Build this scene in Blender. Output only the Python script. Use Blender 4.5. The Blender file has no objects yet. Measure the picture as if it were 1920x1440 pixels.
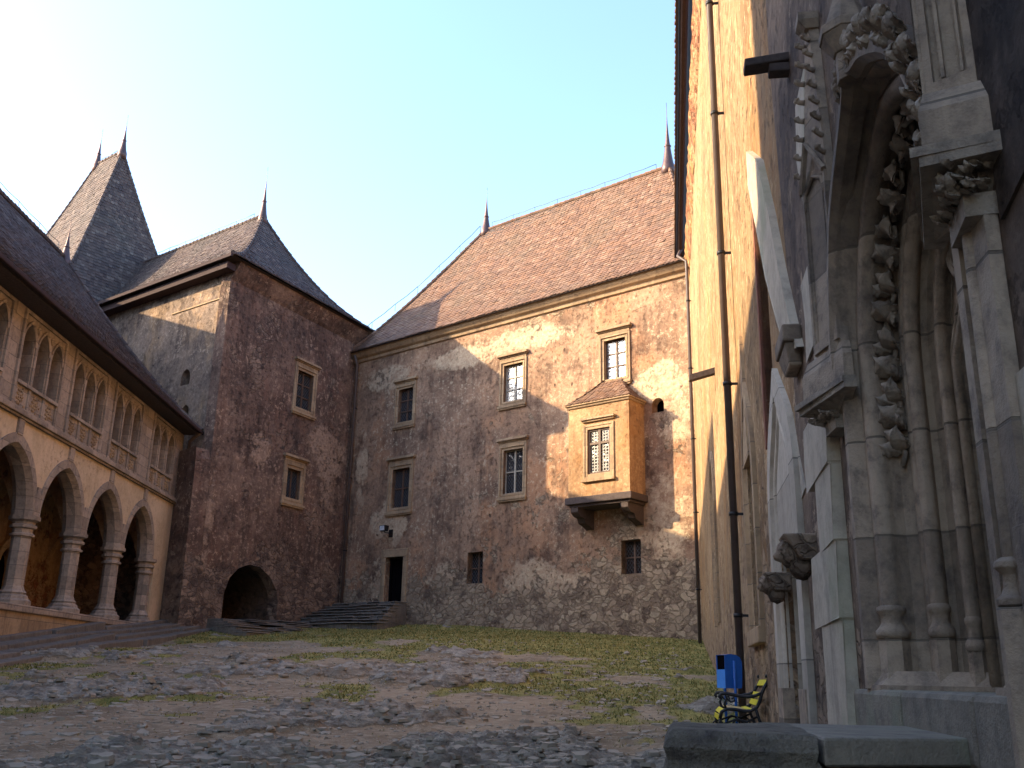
import bpy, math, random
import numpy as np
from mathutils import Vector, Matrix
from mathutils.geometry import tessellate_polygon
random.seed(7)
S = bpy.context.scene
R_ = math.radians
# ---------------------------------------------------------------- camera
FPX, PITCH, ROLL, CAMZ = 1808.74, R_(16.919), R_(1.189), 1.6
def cam_axes():
    R = Vector((1, 0, 0)); F = Vector((0, math.cos(PITCH), math.sin(PITCH))); U = Vector((0, -math.sin(PITCH), math.cos(PITCH)))
    return R*math.cos(ROLL)+U*math.sin(ROLL), U*math.cos(ROLL)-R*math.sin(ROLL), F
CR, CU, CF = cam_axes()
CAM = Vector((0, 0, CAMZ))
cd = bpy.data.cameras.new('camera'); cam = bpy.data.objects.new('camera', cd); S.collection.objects.link(cam)
cd.sensor_width = 36; cd.lens = FPX/1920*36; cd.clip_end = 3000; cd.clip_start = .05
M = Matrix.Identity(4)
for i in range(3):
    M[i][0] = CR[i]; M[i][1] = CU[i]; M[i][2] = -CF[i]; M[i][3] = CAM[i]
cam.matrix_world = M
S.camera = cam
# ---------------------------------------------------------------- sky, sun, exposure
SUN_AZ, SUN_EL = -92.5, 25.0
w = bpy.data.worlds.new('World'); S.world = w; w.use_nodes = True
wn = w.node_tree; wn.nodes.clear()
sky = wn.nodes.new('ShaderNodeTexSky'); sky.sky_type = 'NISHITA'; sky.sun_disc = False
sky.sun_elevation = R_(SUN_EL); sky.sun_rotation = R_(SUN_AZ)
sky.air_density = 1.0; sky.dust_density = 2.4; sky.ozone_density = 2.8; sky.altitude = 200
bg = wn.nodes.new('ShaderNodeBackground'); bg.inputs['Strength'].default_value = .15
wo = wn.nodes.new('ShaderNodeOutputWorld')
wn.links.new(sky.outputs[0], bg.inputs[0]); wn.links.new(bg.outputs[0], wo.inputs[0])
sl = bpy.data.lights.new('sun', 'SUN'); sl.energy = 2.75; sl.angle = R_(.5); sl.color = (1, .76, .46)
so = bpy.data.objects.new('sun', sl); S.collection.objects.link(so)
sdir = Vector((math.sin(R_(SUN_AZ))*math.cos(R_(SUN_EL)), math.cos(R_(SUN_AZ))*math.cos(R_(SUN_EL)), math.sin(R_(SUN_EL))))
so.rotation_euler = sdir.to_track_quat('Z', 'Y').to_euler(); so.location = (0, 0, 60)
S.view_settings.view_transform = 'Standard'; S.view_settings.look = 'None'; S.view_settings.gamma = 1
S.view_settings.exposure = 2.28
# ---------------------------------------------------------------- frames: local x = right along the wall seen from outside, y = into the building, z up
class Fr:
    def __init__(s, o, az, away_right):
        a = R_(az); d = Vector((math.sin(a), math.cos(a), 0)); n = Vector((math.cos(a), -math.sin(a), 0))
        if away_right: s.X, s.Y = d, -n
        else: s.X, s.Y = -d, n
        s.o = Vector((o[0], o[1], 0)); s.rz = math.atan2(s.X.y, s.X.x)
    def w(s, x, y, z): return s.o+s.X*x+s.Y*y+Vector((0, 0, z))
    def hit(s, px, py, y=0.):           # where the sight line through a photo pixel meets the wall plane
        d = CR*((px-960)/FPX)-CU*((py-720)/FPX)+CF
        o = s.o+s.Y*y; t = (o-CAM).dot(s.Y)/d.dot(s.Y); P = CAM+d*t
        return (P-o).dot(s.X), P.z
BW = Fr((7.72, 39.3), -50.57, False)     # back building, x=0 at right corner, -21.5 left
RW = Fr((1.2, -.2), 9.38, False)         # right wall, x=-u
LW = Fr((-15.32, 44.0), -1.455, True)    # arcade wing, x=0 far end
TR = Fr((-13.8, 43.56), 26.5, True)      # tower right face 0..10.55
TL = Fr((-13.8, 43.56), -53, False)      # tower left face, x 0..-12.4
WF = Fr((0, 0), 0, True)
WF.X = Vector((1, 0, 0)); WF.Y = Vector((0, 1, 0)); WF.rz = 0
# ---------------------------------------------------------------- mesh builder
class MB:
    def __init__(s): s.v = []; s.f = []; s.sm = []
    def add(s, vs, fs, sm=False):
        n = len(s.v); s.v += [tuple(p) for p in vs]; s.f += [tuple(i+n for i in f) for f in fs]; s.sm += [sm]*len(fs); return s
    def box(s, x0, x1, y0, y1, z0, z1, top=None):
        if x0 > x1: x0, x1 = x1, x0
        if y0 > y1: y0, y1 = y1, y0
        a = [(x0, y0, z0), (x1, y0, z0), (x1, y1, z0), (x0, y1, z0)]
        if top is None: b = [(x, y, z1) for x, y, _ in a]
        else: b = [(top[0], top[2], z1), (top[1], top[2], z1), (top[1], top[3], z1), (top[0], top[3], z1)]
        return s.add(a+b, [(3, 2, 1, 0), (4, 5, 6, 7), (0, 1, 5, 4), (1, 2, 6, 5), (2, 3, 7, 6), (3, 0, 4, 7)])
    def prism(s, poly, y0, y1):          # poly in x,z extruded along y
        n = len(poly)
        vs = [(x, y0, z) for x, z in poly]+[(x, y1, z) for x, z in poly]
        tr = tessellate_polygon([[Vector((x, z, 0)) for x, z in poly]])
        fs = [tuple(t) for t in tr]+[tuple(i+n for i in t[::-1]) for t in tr]
        fs += [(i, (i+1) % n, (i+1) % n+n, i+n) for i in range(n)]
        return s.add(vs, fs)
    def hprism(s, poly, z0, z1, sc=1, c=None):   # poly in x,y extruded along z, optionally scaled at the top
        n = len(poly)
        if c is None: c = (sum(p[0] for p in poly)/n, sum(p[1] for p in poly)/n)
        vs = [(x, y, z0) for x, y in poly]+[(c[0]+(x-c[0])*sc, c[1]+(y-c[1])*sc, z1) for x, y in poly]
        fs = [tuple(range(n))[::-1], tuple(range(n, 2*n))]+[(i, (i+1) % n, (i+1) % n+n, i+n) for i in range(n)]
        return s.add(vs, fs)
    def lathe(s, cx, cy, prof, seg=16, sm=True, rot=0.):
        vs = []; fs = []
        for r, z in prof:
            for k in range(seg):
                a = 2*math.pi*k/seg+rot; vs.append((cx+r*math.cos(a), cy+r*math.sin(a), z))
        for j in range(len(prof)-1):
            for k in range(seg):
                k2 = (k+1) % seg; fs.append((j*seg+k, j*seg+k2, (j+1)*seg+k2, (j+1)*seg+k))
        fs.append(tuple(range(seg))[::-1]); fs.append(tuple((len(prof)-1)*seg+k for k in range(seg)))
        return s.add(vs, fs, sm)
    def tube(s, pts, r, seg=8, sm=True):
        pts = [Vector(p) for p in pts]; n = len(pts); rs = r if isinstance(r, (list, tuple)) else [r]*n
        vs = []; fs = []; up = None
        for i, p in enumerate(pts):
            t = (pts[min(i+1, n-1)]-pts[max(i-1, 0)]).normalized()
            if up is None:
                up = Vector((0, 0, 1)) if abs(t.z) < .9 else Vector((1, 0, 0))
            a = t.cross(up).normalized(); b = a.cross(t).normalized(); up = b
            for k in range(seg):
                th = 2*math.pi*k/seg; vs.append(p+a*math.cos(th)*rs[i]+b*math.sin(th)*rs[i])
        for i in range(n-1):
            for k in range(seg):
                k2 = (k+1) % seg; fs.append((i*seg+k, i*seg+k2, (i+1)*seg+k2, (i+1)*seg+k))
        fs.append(tuple(range(seg))[::-1]); fs.append(tuple((n-1)*seg+k for k in range(seg)))
        return s.add(vs, fs, sm)
    def blob(s, c, r, seed=0, amp=.25, seg=8, rings=6, rot=0.):
        rnd = random.Random(seed); ph = [rnd.uniform(0, 6.28) for _ in range(6)]
        vs = []; fs = []
        cr, sr = math.cos(rot), math.sin(rot)
        for j in range(rings+1):
            la = -math.pi/2+math.pi*j/rings
            for k in range(seg):
                a = 2*math.pi*k/seg
                q = 1+amp*(math.sin(3*a+ph[0])*math.cos(2*la+ph[1])+.6*math.sin(5*a+ph[2]+3*la)+rnd.uniform(-.3, .3))
                x, y, z = r[0]*q*math.cos(la)*math.cos(a), r[1]*q*math.cos(la)*math.sin(a), r[2]*q*math.sin(la)
                vs.append((c[0]+x*cr-y*sr, c[1]+x*sr+y*cr, c[2]+z))
        for j in range(rings):
            for k in range(seg):
                k2 = (k+1) % seg; fs.append((j*seg+k, j*seg+k2, (j+1)*seg+k2, (j+1)*seg+k))
        return s.add(vs, fs, amp < .2)
    def sweep(s, prof, path, sm=False, closed=False):
        # path: list of functions (r,y)->(x,y,z)
        n = len(prof); vs = []; fs = []
        for fn in path:
            for (r, y) in prof: vs.append(fn(r, y))
        for i in range(len(path)-1):
            for k in range(n-1+(1 if closed else 0)):
                k2 = (k+1) % n
                fs.append((i*n+k, i*n+k2, (i+1)*n+k2, (i+1)*n+k))
        return s.add(vs, fs, sm)
    def build(s, name, mat, parent=None, bevel=0., off=None):
        me = bpy.data.meshes.new(name)
        o = parent
        ox, oy, oz = off if off else (parent.get('_off', (0, 0, 0)) if parent else (0, 0, 0))
        me.from_pydata([(x-ox, y-oy, z-oz) for x, y, z in s.v], [], s.f)
        me.polygons.foreach_set('use_smooth', s.sm)
        me.materials.append(mat); me.validate(); me.update()
        ob = bpy.data.objects.new(name, me); S.collection.objects.link(ob)
        if parent is not None:
            ob.parent = parent; ob['_off'] = (ox, oy, oz)
        if bevel > 0:
            md = ob.modifiers.new('bevel', 'BEVEL'); md.width = bevel; md.segments = 2; md.limit_method = 'ANGLE'; md.angle_limit = R_(35)
        return ob
def thing(name, label, cat, fr, at=(0, 0, 0), group=None):
    o = bpy.data.objects.new(name, None); S.collection.objects.link(o)
    o.location = fr.w(*at); o.rotation_euler = (0, 0, fr.rz); o['_off'] = tuple(at)
    o['label'] = label; o['category'] = cat; o.empty_display_size = .3
    if group: o['group'] = group
    return o
def solo(mb, name, label, cat, fr, at, mat, group=None, bevel=0.):   # a thing that is one mesh
    o = mb.build(name, mat, None, bevel, off=at)
    o.location = fr.w(*at); o.rotation_euler = (0, 0, fr.rz)
    o['label'] = label; o['category'] = cat
    if group: o['group'] = group
    return o
def arch_pts(xc, hw, z0, rise, n=10, r=0.):
    # pointed arch polyline right spring -> apex -> left spring; r = inset from outer line
    Rr = (hw*hw+rise*rise)/(2*hw); pts = []
    cxr = xc+hw-Rr; cxl = xc-hw+Rr; q = Rr-r
    am = math.acos(max(-1, min(1, (Rr-hw)/q)))
    for i in range(n+1):
        a = am*i/n; pts.append((cxr+q*math.cos(a), z0+q*math.sin(a)))
    for i in range(n-1, -1, -1):
        a = am*i/n; pts.append((cxl-q*math.cos(a), z0+q*math.sin(a)))
    return pts
def wall_panel(mb, outer, holes, y, thick, back=False):
    loops = [outer]+holes
    flat = [p for l in loops for p in l]
    tr = tessellate_polygon([[Vector((x, z, 0)) for x, z in l] for l in loops])
    mb.add([(x, y, z) for x, z in flat], [tuple(t) for t in tr])
    if back: mb.add([(x, y+thick, z) for x, z in flat], [tuple(t) for t in tr])
    for l in loops:
        n = len(l)
        mb.add([(x, y, z) for x, z in l]+[(x, y+thick, z) for x, z in l], [(i, (i+1) % n, (i+1) % n+n, i+n) for i in range(n)])
    return mb
def rect(x0, x1, z0, z1): return [(x0, z0), (x1, z0), (x1, z1), (x0, z1)]
# ---------------------------------------------------------------- materials
class NT:
    def __init__(s, name):
        s._mat = bpy.data.materials.new(name); s._mat.use_nodes = True; s.t = s._mat.node_tree; s.t.nodes.clear()
        s.out = s.n('ShaderNodeOutputMaterial'); s.p = s.n('ShaderNodeBsdfPrincipled'); s.l(s.p.outputs[0], s.out.inputs[0])
        s.co = s.n('ShaderNodeTexCoord').outputs['Object']
    def n(s, k): return s.t.nodes.new(k)
    def l(s, a, b): s.t.links.new(a, b)
    def put(s, v, sock):
        if v is None: return
        if hasattr(v, 'is_linked') or isinstance(v, bpy.types.NodeSocket): s.l(v, sock)
        elif isinstance(v, (tuple, list)): sock.default_value = tuple(v)+((1,) if len(v) == 3 and sock.type == 'RGBA' else ())
        else: sock.default_value = v
    def map(s, sc, v=None, loc=(0, 0, 0), rot=(0, 0, 0)):
        m = s.n('ShaderNodeMapping'); s.l(v or s.co, m.inputs[0]); m.inputs['Scale'].default_value = sc; m.inputs['Location'].default_value = loc; m.inputs['Rotation'].default_value = rot
        return m.outputs[0]
    def noise(s, sc=1., det=5, rough=.6, v=None, dist=0., col=False):
        n = s.n('ShaderNodeTexNoise'); s.l(v or s.co, n.inputs['Vector']); n.inputs['Scale'].default_value = sc; n.inputs['Detail'].default_value = det
        n.inputs['Roughness'].default_value = rough; n.inputs['Distortion'].default_value = dist
        return n.outputs['Color' if col else 'Fac']
    def vor(s, sc=1., v=None, feat='F1', out='Distance', rnd=1.):
        n = s.n('ShaderNodeTexVoronoi'); n.feature = feat; s.l(v or s.co, n.inputs['Vector']); n.inputs['Scale'].default_value = sc; n.inputs['Randomness'].default_value = rnd
        return n.outputs[out]
    def math(s, op, a, b=None, c=None, clamp=False):
        n = s.n('ShaderNodeMath'); n.operation = op; n.use_clamp = clamp
        s.put(a, n.inputs[0]); s.put(b, n.inputs[1]); s.put(c, n.inputs[2]); return n.outputs[0]
    def ss(s, v, a, b, lo=0., hi=1.):     # smoothstep
        n = s.n('ShaderNodeMapRange'); n.interpolation_type = 'SMOOTHSTEP'; s.put(v, n.inputs['Value'])
        n.inputs['From Min'].default_value = a; n.inputs['From Max'].default_value = b; n.inputs['To Min'].default_value = lo; n.inputs['To Max'].default_value = hi
        return n.outputs[0]
    def mix(s, f, a, b, mode='MIX'):
        n = s.n('ShaderNodeMix'); n.data_type = 'RGBA'; n.blend_type = mode
        s.put(f, n.inputs[0]); s.put(a, n.inputs[6]); s.put(b, n.inputs[7]); return n.outputs[2]
    def xyz(s, v=None):
        n = s.n('ShaderNodeSeparateXYZ'); s.l(v or s.co, n.inputs[0]); return n.outputs
    def ramp(s, v, stops):
        n = s.n('ShaderNodeValToRGB'); s.put(v, n.inputs[0]); e = n.color_ramp.elements
        while len(e) < len(stops): e.new(.5)
        for i, (p, c) in enumerate(stops): e[i].position = p; e[i].color = tuple(c)+(1,)
        return n.outputs[0]
    def bump(s, h, dist=.02, st=1., nrm=None):
        n = s.n('ShaderNodeBump'); n.inputs['Strength'].default_value = st; n.inputs['Distance'].default_value = dist; s.l(h, n.inputs['Height'])
        if nrm is not None: s.l(nrm, n.inputs['Normal'])
        return n.outputs[0]
    def done(s, col, rough=.9, nrm=None, spec=.3, metal=0.):
        s.put(col, s.p.inputs['Base Color']); s.put(rough, s.p.inputs['Roughness']); s.p.inputs['Specular IOR Level'].default_value = spec
        s.p.inputs['Metallic'].default_value = metal
        if nrm is not None: s.l(nrm, s.p.inputs['Normal'])
        return s._mat
def plaster(name, c0, c1, dark, pale, stone0, stone1, mortar, base_z=0., mas_z=3., mas_amt=.0, pale_t=.62, dark_t=.6, top=None, blobs=(), stone_sc=2.6, streak=.5, sq=1., warm=None, bmp=1., ero=.5, chip=.5, warm_amt=.6):
    """weathered lime plaster: mottling, soot, run-off streaks, eroded hollows, chipped lime, rubble showing towards the foot"""
    wm_ = lambda c, a=(1.55, 1.3, 1.14): tuple(min(.62, q*w_) for q, w_ in zip(c, a))
    c0, c1, stone0, stone1, mortar, pale = [wm_(c) for c in (c0, c1, stone0, stone1, mortar, pale)]
    dark = wm_(dark, (1.15, 1., .95))
    if warm: warm = wm_(warm, (1.5, 1.25, 1.05))
    k = NT(name); v = k.map((1, 1, sq))
    wob = k.noise(1.3, 4, .6, v, col=True)
    vv = k.n('ShaderNodeVectorMath'); vv.operation = 'MULTIPLY_ADD'; k.l(wob, vv.inputs[0]); vv.inputs[1].default_value = (.5, .5, .5); k.l(v, vv.inputs[2]); vd = vv.outputs[0]
    big = k.noise(.25, 5, .6, v); mid = k.noise(1.1, 10, .7, vd); fine = k.noise(7, 9, .75, v); grain = k.noise(40, 3, .65, v)
    stn = k.noise(1., 6, .65, k.map((2.4, 2.4, .17*sq)))
    X, Y, Z = k.xyz(); zrel = k.math('SUBTRACT', Z, base_z)
    a = k.math('ADD', k.math('MULTIPLY', big, .8), k.math('MULTIPLY', mid, .9)); a = k.math('ADD', a, k.math('MULTIPLY', stn, streak))
    ctr = .85+.5*streak
    col = k.mix(k.ss(a, ctr-.2, ctr+.2), c0, c1)
    col = k.mix(k.ss(fine, .46, .74, 0., .42), col, dark); col = k.mix(k.ss(fine, .5, .34, 0., .28), col, pale)
    if warm:
        wm = k.ss(k.math('ADD', k.noise(.5, 7, .65, k.map((1, 1, .5*sq), loc=(7, 3, 5))), k.math('MULTIPLY', k.math('SUBTRACT', mid, .5), .5)), .47, .66); col = k.mix(k.math('MULTIPLY', wm, warm_amt), col, warm)
    dk = k.math('ADD', k.math('MULTIPLY', k.noise(.45, 8, .72, vd), .6), k.math('MULTIPLY', stn, .4))
    dm = k.ss(dk, dark_t-.12, dark_t+.06)
    col = k.mix(k.math('MULTIPLY', dm, .8), col, dark)
    # pale lime coat surviving in ragged islands
    pn = k.math('ADD', k.math('MULTIPLY', k.noise(.55, 4, .55, k.map((1, 1, sq), loc=(11, 0, 4))), .5), k.math('MULTIPLY', k.noise(2.2, 11, .78, vd), .5))
    if top: pn = k.math('ADD', pn, k.ss(zrel, top[0], top[1], 0., top[2]))
    for bx, bz, rx, rz, kind in blobs:
        q = k.math('ADD', k.math('POWER', k.math('DIVIDE', k.math('SUBTRACT', X, bx), rx), 2.), k.math('POWER', k.math('DIVIDE', k.math('SUBTRACT', Z, bz), rz), 2.))
        pn = k.math('ADD', pn, k.ss(q, 0., 1.8, .19*kind, 0.))
    pm = k.ss(pn, pale_t-.05, pale_t+.03)
    pcol = k.mix(k.ss(fine, .36, .62), pale, k.mix(.75, pale, c1)); pcol = k.mix(k.ss(mid, .48, .66, 0., .6), pcol, c0)
    col = k.mix(k.math('MULTIPLY', pm, .8), col, pcol)
    # chips: bright flecks and dark hollows at hand size
    cn = k.noise(4.3, 10, .8, k.map((1, 1, sq), loc=(2, 6, 8))); zone = k.ss(k.noise(.42, 5, .6, k.map((1, 1, sq), loc=(31, 6, 8))), .40, .60)
    en = k.math('MULTIPLY', k.ss(cn, .56, .60), zone); ch = k.math('MULTIPLY', k.ss(cn, .455, .425), k.math('SUBTRACT', 1.05, zone))
    col = k.mix(k.math('MULTIPLY', en, ero), col, k.mix(grain, dark, stone0)); col = k.mix(k.math('MULTIPLY', ch, chip), col, pale)
    # rubble masonry
    vm = k.n('ShaderNodeVectorMath'); vm.operation = 'MULTIPLY_ADD'; k.l(k.noise(5, 3, .6, v, col=True), vm.inputs[0]); vm.inputs[1].default_value = (.16, .16, .16); k.l(vd, vm.inputs[2])
    mv = k.map((stone_sc, stone_sc, stone_sc*1.7*sq), vm.outputs[0])
    ed = k.vor(1., mv, 'DISTANCE_TO_EDGE'); cc = k.vor(1., mv, 'F1', 'Color')
    sep = k.n('ShaderNodeSeparateColor'); k.l(cc, sep.inputs[0])
    sc_ = k.mix(sep.outputs[0], stone0, stone1); sc_ = k.mix(k.ss(sep.outputs[1], .7, .75, 0., .6), sc_, dark); sc_ = k.mix(k.ss(sep.outputs[2], .8, .85, 0., .5), sc_, pale); sc_ = k.mix(k.ss(fine, .35, .7, 0., .6), sc_, dark)
    mo = k.ss(k.math('ADD', ed, k.math('MULTIPLY', k.math('SUBTRACT', fine, .5), .12)), .02, .10); mcol = k.mix(mo, k.mix(k.ss(mid, .4, .6), mortar, dark), sc_)
    mcol = k.mix(k.ss(mid, .46, .54, 0., .55), mcol, k.mix(fine, c0, pale))
    mn = k.math('ADD', k.math('MULTIPLY', k.noise(.5, 5, .6, k.map((1, 1, sq), loc=(3, 9, 1))), .6), k.math('MULTIPLY', k.noise(2.6, 9, .72, vd), .4))
    mn = k.math('ADD', mn, k.ss(zrel, 0., mas_z, .3, 0.)); mn = k.math('ADD', mn, mas_amt)
    mm = k.ss(mn, .585, .615)
    col = k.mix(mm, col, mcol)
    pits = k.ss(k.vor(.9, vd), .04, .07)
    col = k.mix(k.math('MULTIPLY', k.math('SUBTRACT', 1., pits), .8), col, dark)
    h = k.math('ADD', k.math('MULTIPLY', mid, 1.1), k.math('MULTIPLY', fine, .7)); h = k.math('ADD', h, k.math('MULTIPLY', grain, .14))
    h = k.math('ADD', h, k.math('MULTIPLY', pm, .25)); h = k.math('SUBTRACT', h, k.math('MULTIPLY', mm, .9)); h = k.math('SUBTRACT', h, k.math('MULTIPLY', en, .5))
    h = k.math('ADD', h, k.math('MULTIPLY', k.math('MULTIPLY', mm, mo), .9)); h = k.math('ADD', h, k.math('MULTIPLY', pits, .6))
    return k.done(col, .93, k.bump(h, .06*bmp, 1.), .12)
def ashlar(name, c0, c1, joint=(.1, .09, .08), bw=.75, bh=.42, dark=(.06, .05, .05), amt=.5, bmp=.012, coord='xz', stain=.5, green=None):
    c0, c1 = [tuple(q*w_ for q, w_ in zip(c, (1.42, 1.28, 1.14))) for c in (c0, c1)]
    k = NT(name); X, Y, Z = k.xyz()
    cb = k.n('ShaderNodeCombineXYZ'); k.l(k.math('ADD', X, k.math('MULTIPLY', Y, .93)), cb.inputs[0]); k.l(Z, cb.inputs[1])
    wob = k.noise(1.5, 3, .5)
    br = k.n('ShaderNodeTexBrick'); k.l(cb.outputs[0], br.inputs['Vector']); br.inputs['Scale'].default_value = 1; br.inputs['Mortar Size'].default_value = .008
    br.inputs['Brick Width'].default_value = bw; br.inputs['Row Height'].default_value = bh; br.offset = .5
    br.inputs['Color1'].default_value = (0, 0, 0, 1); br.inputs['Color2'].default_value = (1, 1, 1, 1); br.inputs['Mortar'].default_value = (.5, .5, .5, 1); br.inputs['Mortar Smooth'].default_value = .3
    n1 = k.noise(.9, 8, .65); n2 = k.noise(7, 8, .7); n3 = k.noise(60, 3, .6)
    f = k.math('ADD', k.math('MULTIPLY', br.outputs['Color'], .45), k.math('MULTIPLY', n1, .8))
    col = k.mix(k.ss(f, .25, .95), c0, c1)
    col = k.mix(k.ss(n2, .4, .75, 0., amt), col, dark)
    st = k.noise(1., 6, .65, k.map((3, 3, .3))); col = k.mix(k.ss(st, .5, .75, 0., stain), col, dark)
    if green: col = k.mix(k.ss(k.noise(.8, 6, .6, k.map((1, 1, .6), loc=(5, 5, 5))), .5, .65, 0., .6), col, green)
    col = k.mix(k.math('MULTIPLY', br.outputs['Fac'], .7), col, joint)
    h = k.math('ADD', k.math('MULTIPLY', n2, .8), k.math('MULTIPLY', n3, .35)); h = k.math('ADD', h, k.math('MULTIPLY', n1, .6)); h = k.math('SUBTRACT', h, k.math('MULTIPLY', br.outputs['Fac'], .8))
    return k.done(col, .88, k.bump(h, bmp), .2)
def tiles(name, cols, moss=(.1, .09, .06), ma=.4, lich=(.4, .38, .34)):
    k = NT(name); g = k.n('ShaderNodeNewGeometry'); r = g.outputs['Random Per Island']
    n = len(cols); col = k.ramp(r, [(i/(n-1), c) for i, c in enumerate(cols)])
    n1 = k.noise(.35, 6, .65); n2 = k.noise(14, 5, .7)
    col = k.mix(k.ss(k.noise(3.5, 5, .7), .5, .68, 0., .5), col, tuple(c*.55 for c in cols[0])); col = k.mix(k.ss(n1, .42, .7, 0., ma), col, moss); col = k.mix(k.ss(n2, .58, .75, 0., .5), col, lich)
    col = k.mix(k.ss(k.noise(1.2, 4, .6), .5, .7, 0., .25), col, cols[0])
    return k.done(col, .8, k.bump(n2, .012), .3)
def simple(name, c, rough=.6, metal=0., spec=.4, c2=None, sc=6., bmp=.004, amt=.6):
    k = NT(name); n = k.noise(sc, 7, .65); col = k.mix(k.ss(n, .4, .7, 0., amt), c, c2 or tuple(x*.6 for x in c))
    return k.done(col, rough, k.bump(n, bmp), spec, metal)
# ================================================================ MATERIALS
m_back = plaster('plaster_back', (.165, .120, .090), (.27, .20, .145), (.062, .047, .04), (.44, .385, .30), (.13, .11, .09), (.27, .24, .19), (.17, .145, .115), 3.2, 5.0, .0, .655, .56, top=(11.5, 15.5, .06),
                 blobs=[(-18.2, 9.3, 1.4, 1.3, 1.2), (-20.6, 12.2, .55, 2.4, 1.1), (-2., 8.2, 2.2, 2.0, 1), (-14.5, 6.2, 2.6, .9, 1), (-18.9, 6.2, .8, 1.6, 1), (-.9, 13.5, 1.4, 2.2, 1), (-4.2, 5.4, 3.5, 1.0, 1), (-8.8, 5.8, 2., 1.2, 1), (-11, 17.6, 5, .7, 1), (-19, 17.3, 1.8, .8, 1), (-2.2, 14.1, 1., .8, 1.2), (-6.3, 13, .7, 1.3, .8)], warm=(.26, .155, .095), warm_amt=.6, ero=.6, chip=.55)
m_towr = plaster('plaster_tower_red', (.098, .073, .063), (.165, .130, .108), (.04, .032, .03), (.33, .275, .22), (.075, .06, .055), (.16, .135, .115), (.10, .085, .075), 3.5, 5.0, .02, .65, .54,
                 blobs=[(8.6, 13.2, 2.2, 1.4, 1), (3.3, 12., .9, 1.1, 1.1), (9.3, 11.2, 1.4, 1.3, .9), (9.6, 5.5, 1.2, 1.8, 1), (.35, 8., .35, 3.4, 1), (1., 4.3, 1., .8, 1)], ero=.65, chip=.6, warm=(.115, .072, .06))
m_towl = plaster('plaster_tower_grey', (.10, .09, .083), (.20, .175, .15), (.04, .034, .033), (.36, .33, .28), (.11, .09, .08), (.2, .17, .15), (.17, .15, .13), 3.5, 4.5, -.05, .62, .58, top=(14, 17, .05), warm=(.25, .19, .12), ero=.5)
m_right = plaster('plaster_ochre', (.165, .128, .078), (.245, .195, .125), (.09, .066, .045), (.42, .35, .25), (.17, .13, .09), (.30, .25, .18), (.22, .19, .15), .8, 5.5, -.02, .62, .60, stone_sc=3.0, streak=.7, warm=(.22, .135, .065), bmp=1., ero=1., chip=.7)
m_near = plaster('plaster_near_grey', (.105, .09, .078), (.18, .155, .125), (.035, .03, .03), (.30, .27, .22), (.11, .095, .08), (.2, .175, .14), (.14, .125, .105), .5, 2.6, -.01, .62, .54, stone_sc=4.5, streak=.7, bmp=.55, ero=.7, chip=.6)
m_dark = plaster('plaster_near_dark', (.05, .044, .04), (.088, .076, .068), (.02, .019, .018), (.2, .18, .16), (.06, .05, .05), (.1, .09, .08), (.07, .06, .055), .5, 2.6, -.05, .66, .54, stone_sc=4.5, streak=.5, bmp=.7, ero=.7, chip=.25)
m_cove = plaster('cove_rough', (.2, .13, .06), (.32, .22, .1), (.08, .045, .025), (.42, .34, .22), (.18, .075, .045), (.25, .13, .08), (.2, .14, .1), -50, 1., .12, .62, .58, stone_sc=5)
m_oriel = plaster('plaster_oriel', (.18, .13, .08), (.26, .195, .12), (.09, .055, .035), (.42, .34, .22), (.3, .2, .12), (.3, .2, .12), (.3, .2, .12), -50, 1., -.5, .72, .62, streak=1.1, warm=(.20, .12, .055), bmp=.6, ero=.6, chip=.4)
m_cream = plaster('plaster_cream', (.31, .275, .20), (.40, .355, .27), (.19, .16, .12), (.40, .35, .27), (.2, .1, .07), (.3, .15, .1), (.3, .25, .2), -50, 1., -.5, .8, .66, bmp=.3, ero=.15, chip=.15)
m_inner = plaster('plaster_arcade_inner', (.24, .17, .10), (.31, .23, .14), (.10, .065, .045), (.34, .28, .2), (.12, .05, .038), (.19, .085, .06), (.14, .1, .07), 2.7, 3.6, .03, .7, .58, bmp=.6, stone_sc=3.5)
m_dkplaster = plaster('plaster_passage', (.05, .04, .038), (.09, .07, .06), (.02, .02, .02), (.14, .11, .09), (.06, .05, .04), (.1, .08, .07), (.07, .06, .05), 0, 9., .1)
m_ash = ashlar('ashlar_wing', (.17, .148, .128), (.29, .25, .215), stain=.4)
m_trim = ashlar('stone_trim_ochre', (.20, .15, .10), (.30, .235, .16), bw=.9, bh=.6, amt=.4)
m_portal = ashlar('stone_portal', (.12, .102, .085), (.29, .25, .205), bw=60, bh=.62, amt=.7, bmp=.016, stain=.6, joint=(.12, .1, .08))
m_block = ashlar('stone_block_light', (.26, .245, .21), (.40, .38, .33), bw=9, bh=9, amt=.35, bmp=.012, stain=.5, green=(.22, .24, .15))
m_slab = ashlar('stone_slab', (.13, .125, .11), (.25, .24, .205), bw=50, bh=50, amt=.6, bmp=.02, stain=.3, green=(.2, .22, .15))
m_rough = ashlar('rough_rock', (.12, .115, .098), (.27, .26, .225), bw=60, bh=60, amt=.9, bmp=.09, stain=.3, green=(.15, .17, .12))
m_step = ashlar('stone_step', (.09, .088, .084), (.16, .155, .145), bw=60, bh=60, amt=.6, bmp=.03)
m_tile = tiles('clay_tiles_red', [(.11, .062, .043), (.16, .084, .05), (.20, .108, .064), (.145, .082, .058), (.24, .15, .10)], ma=.3)
m_tiled = tiles('clay_tiles_dark', [(.05, .034, .034), (.08, .052, .045), (.11, .075, .062), (.065, .045, .042), (.16, .12, .1)], ma=.5, moss=(.055, .05, .045))
m_sheet = simple('roof_boarding', (.06, .045, .04), .9)
m_wood = simple('dark_timber', (.075, .055, .05), .85, c2=(.03, .022, .022), sc=12, bmp=.02)
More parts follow.
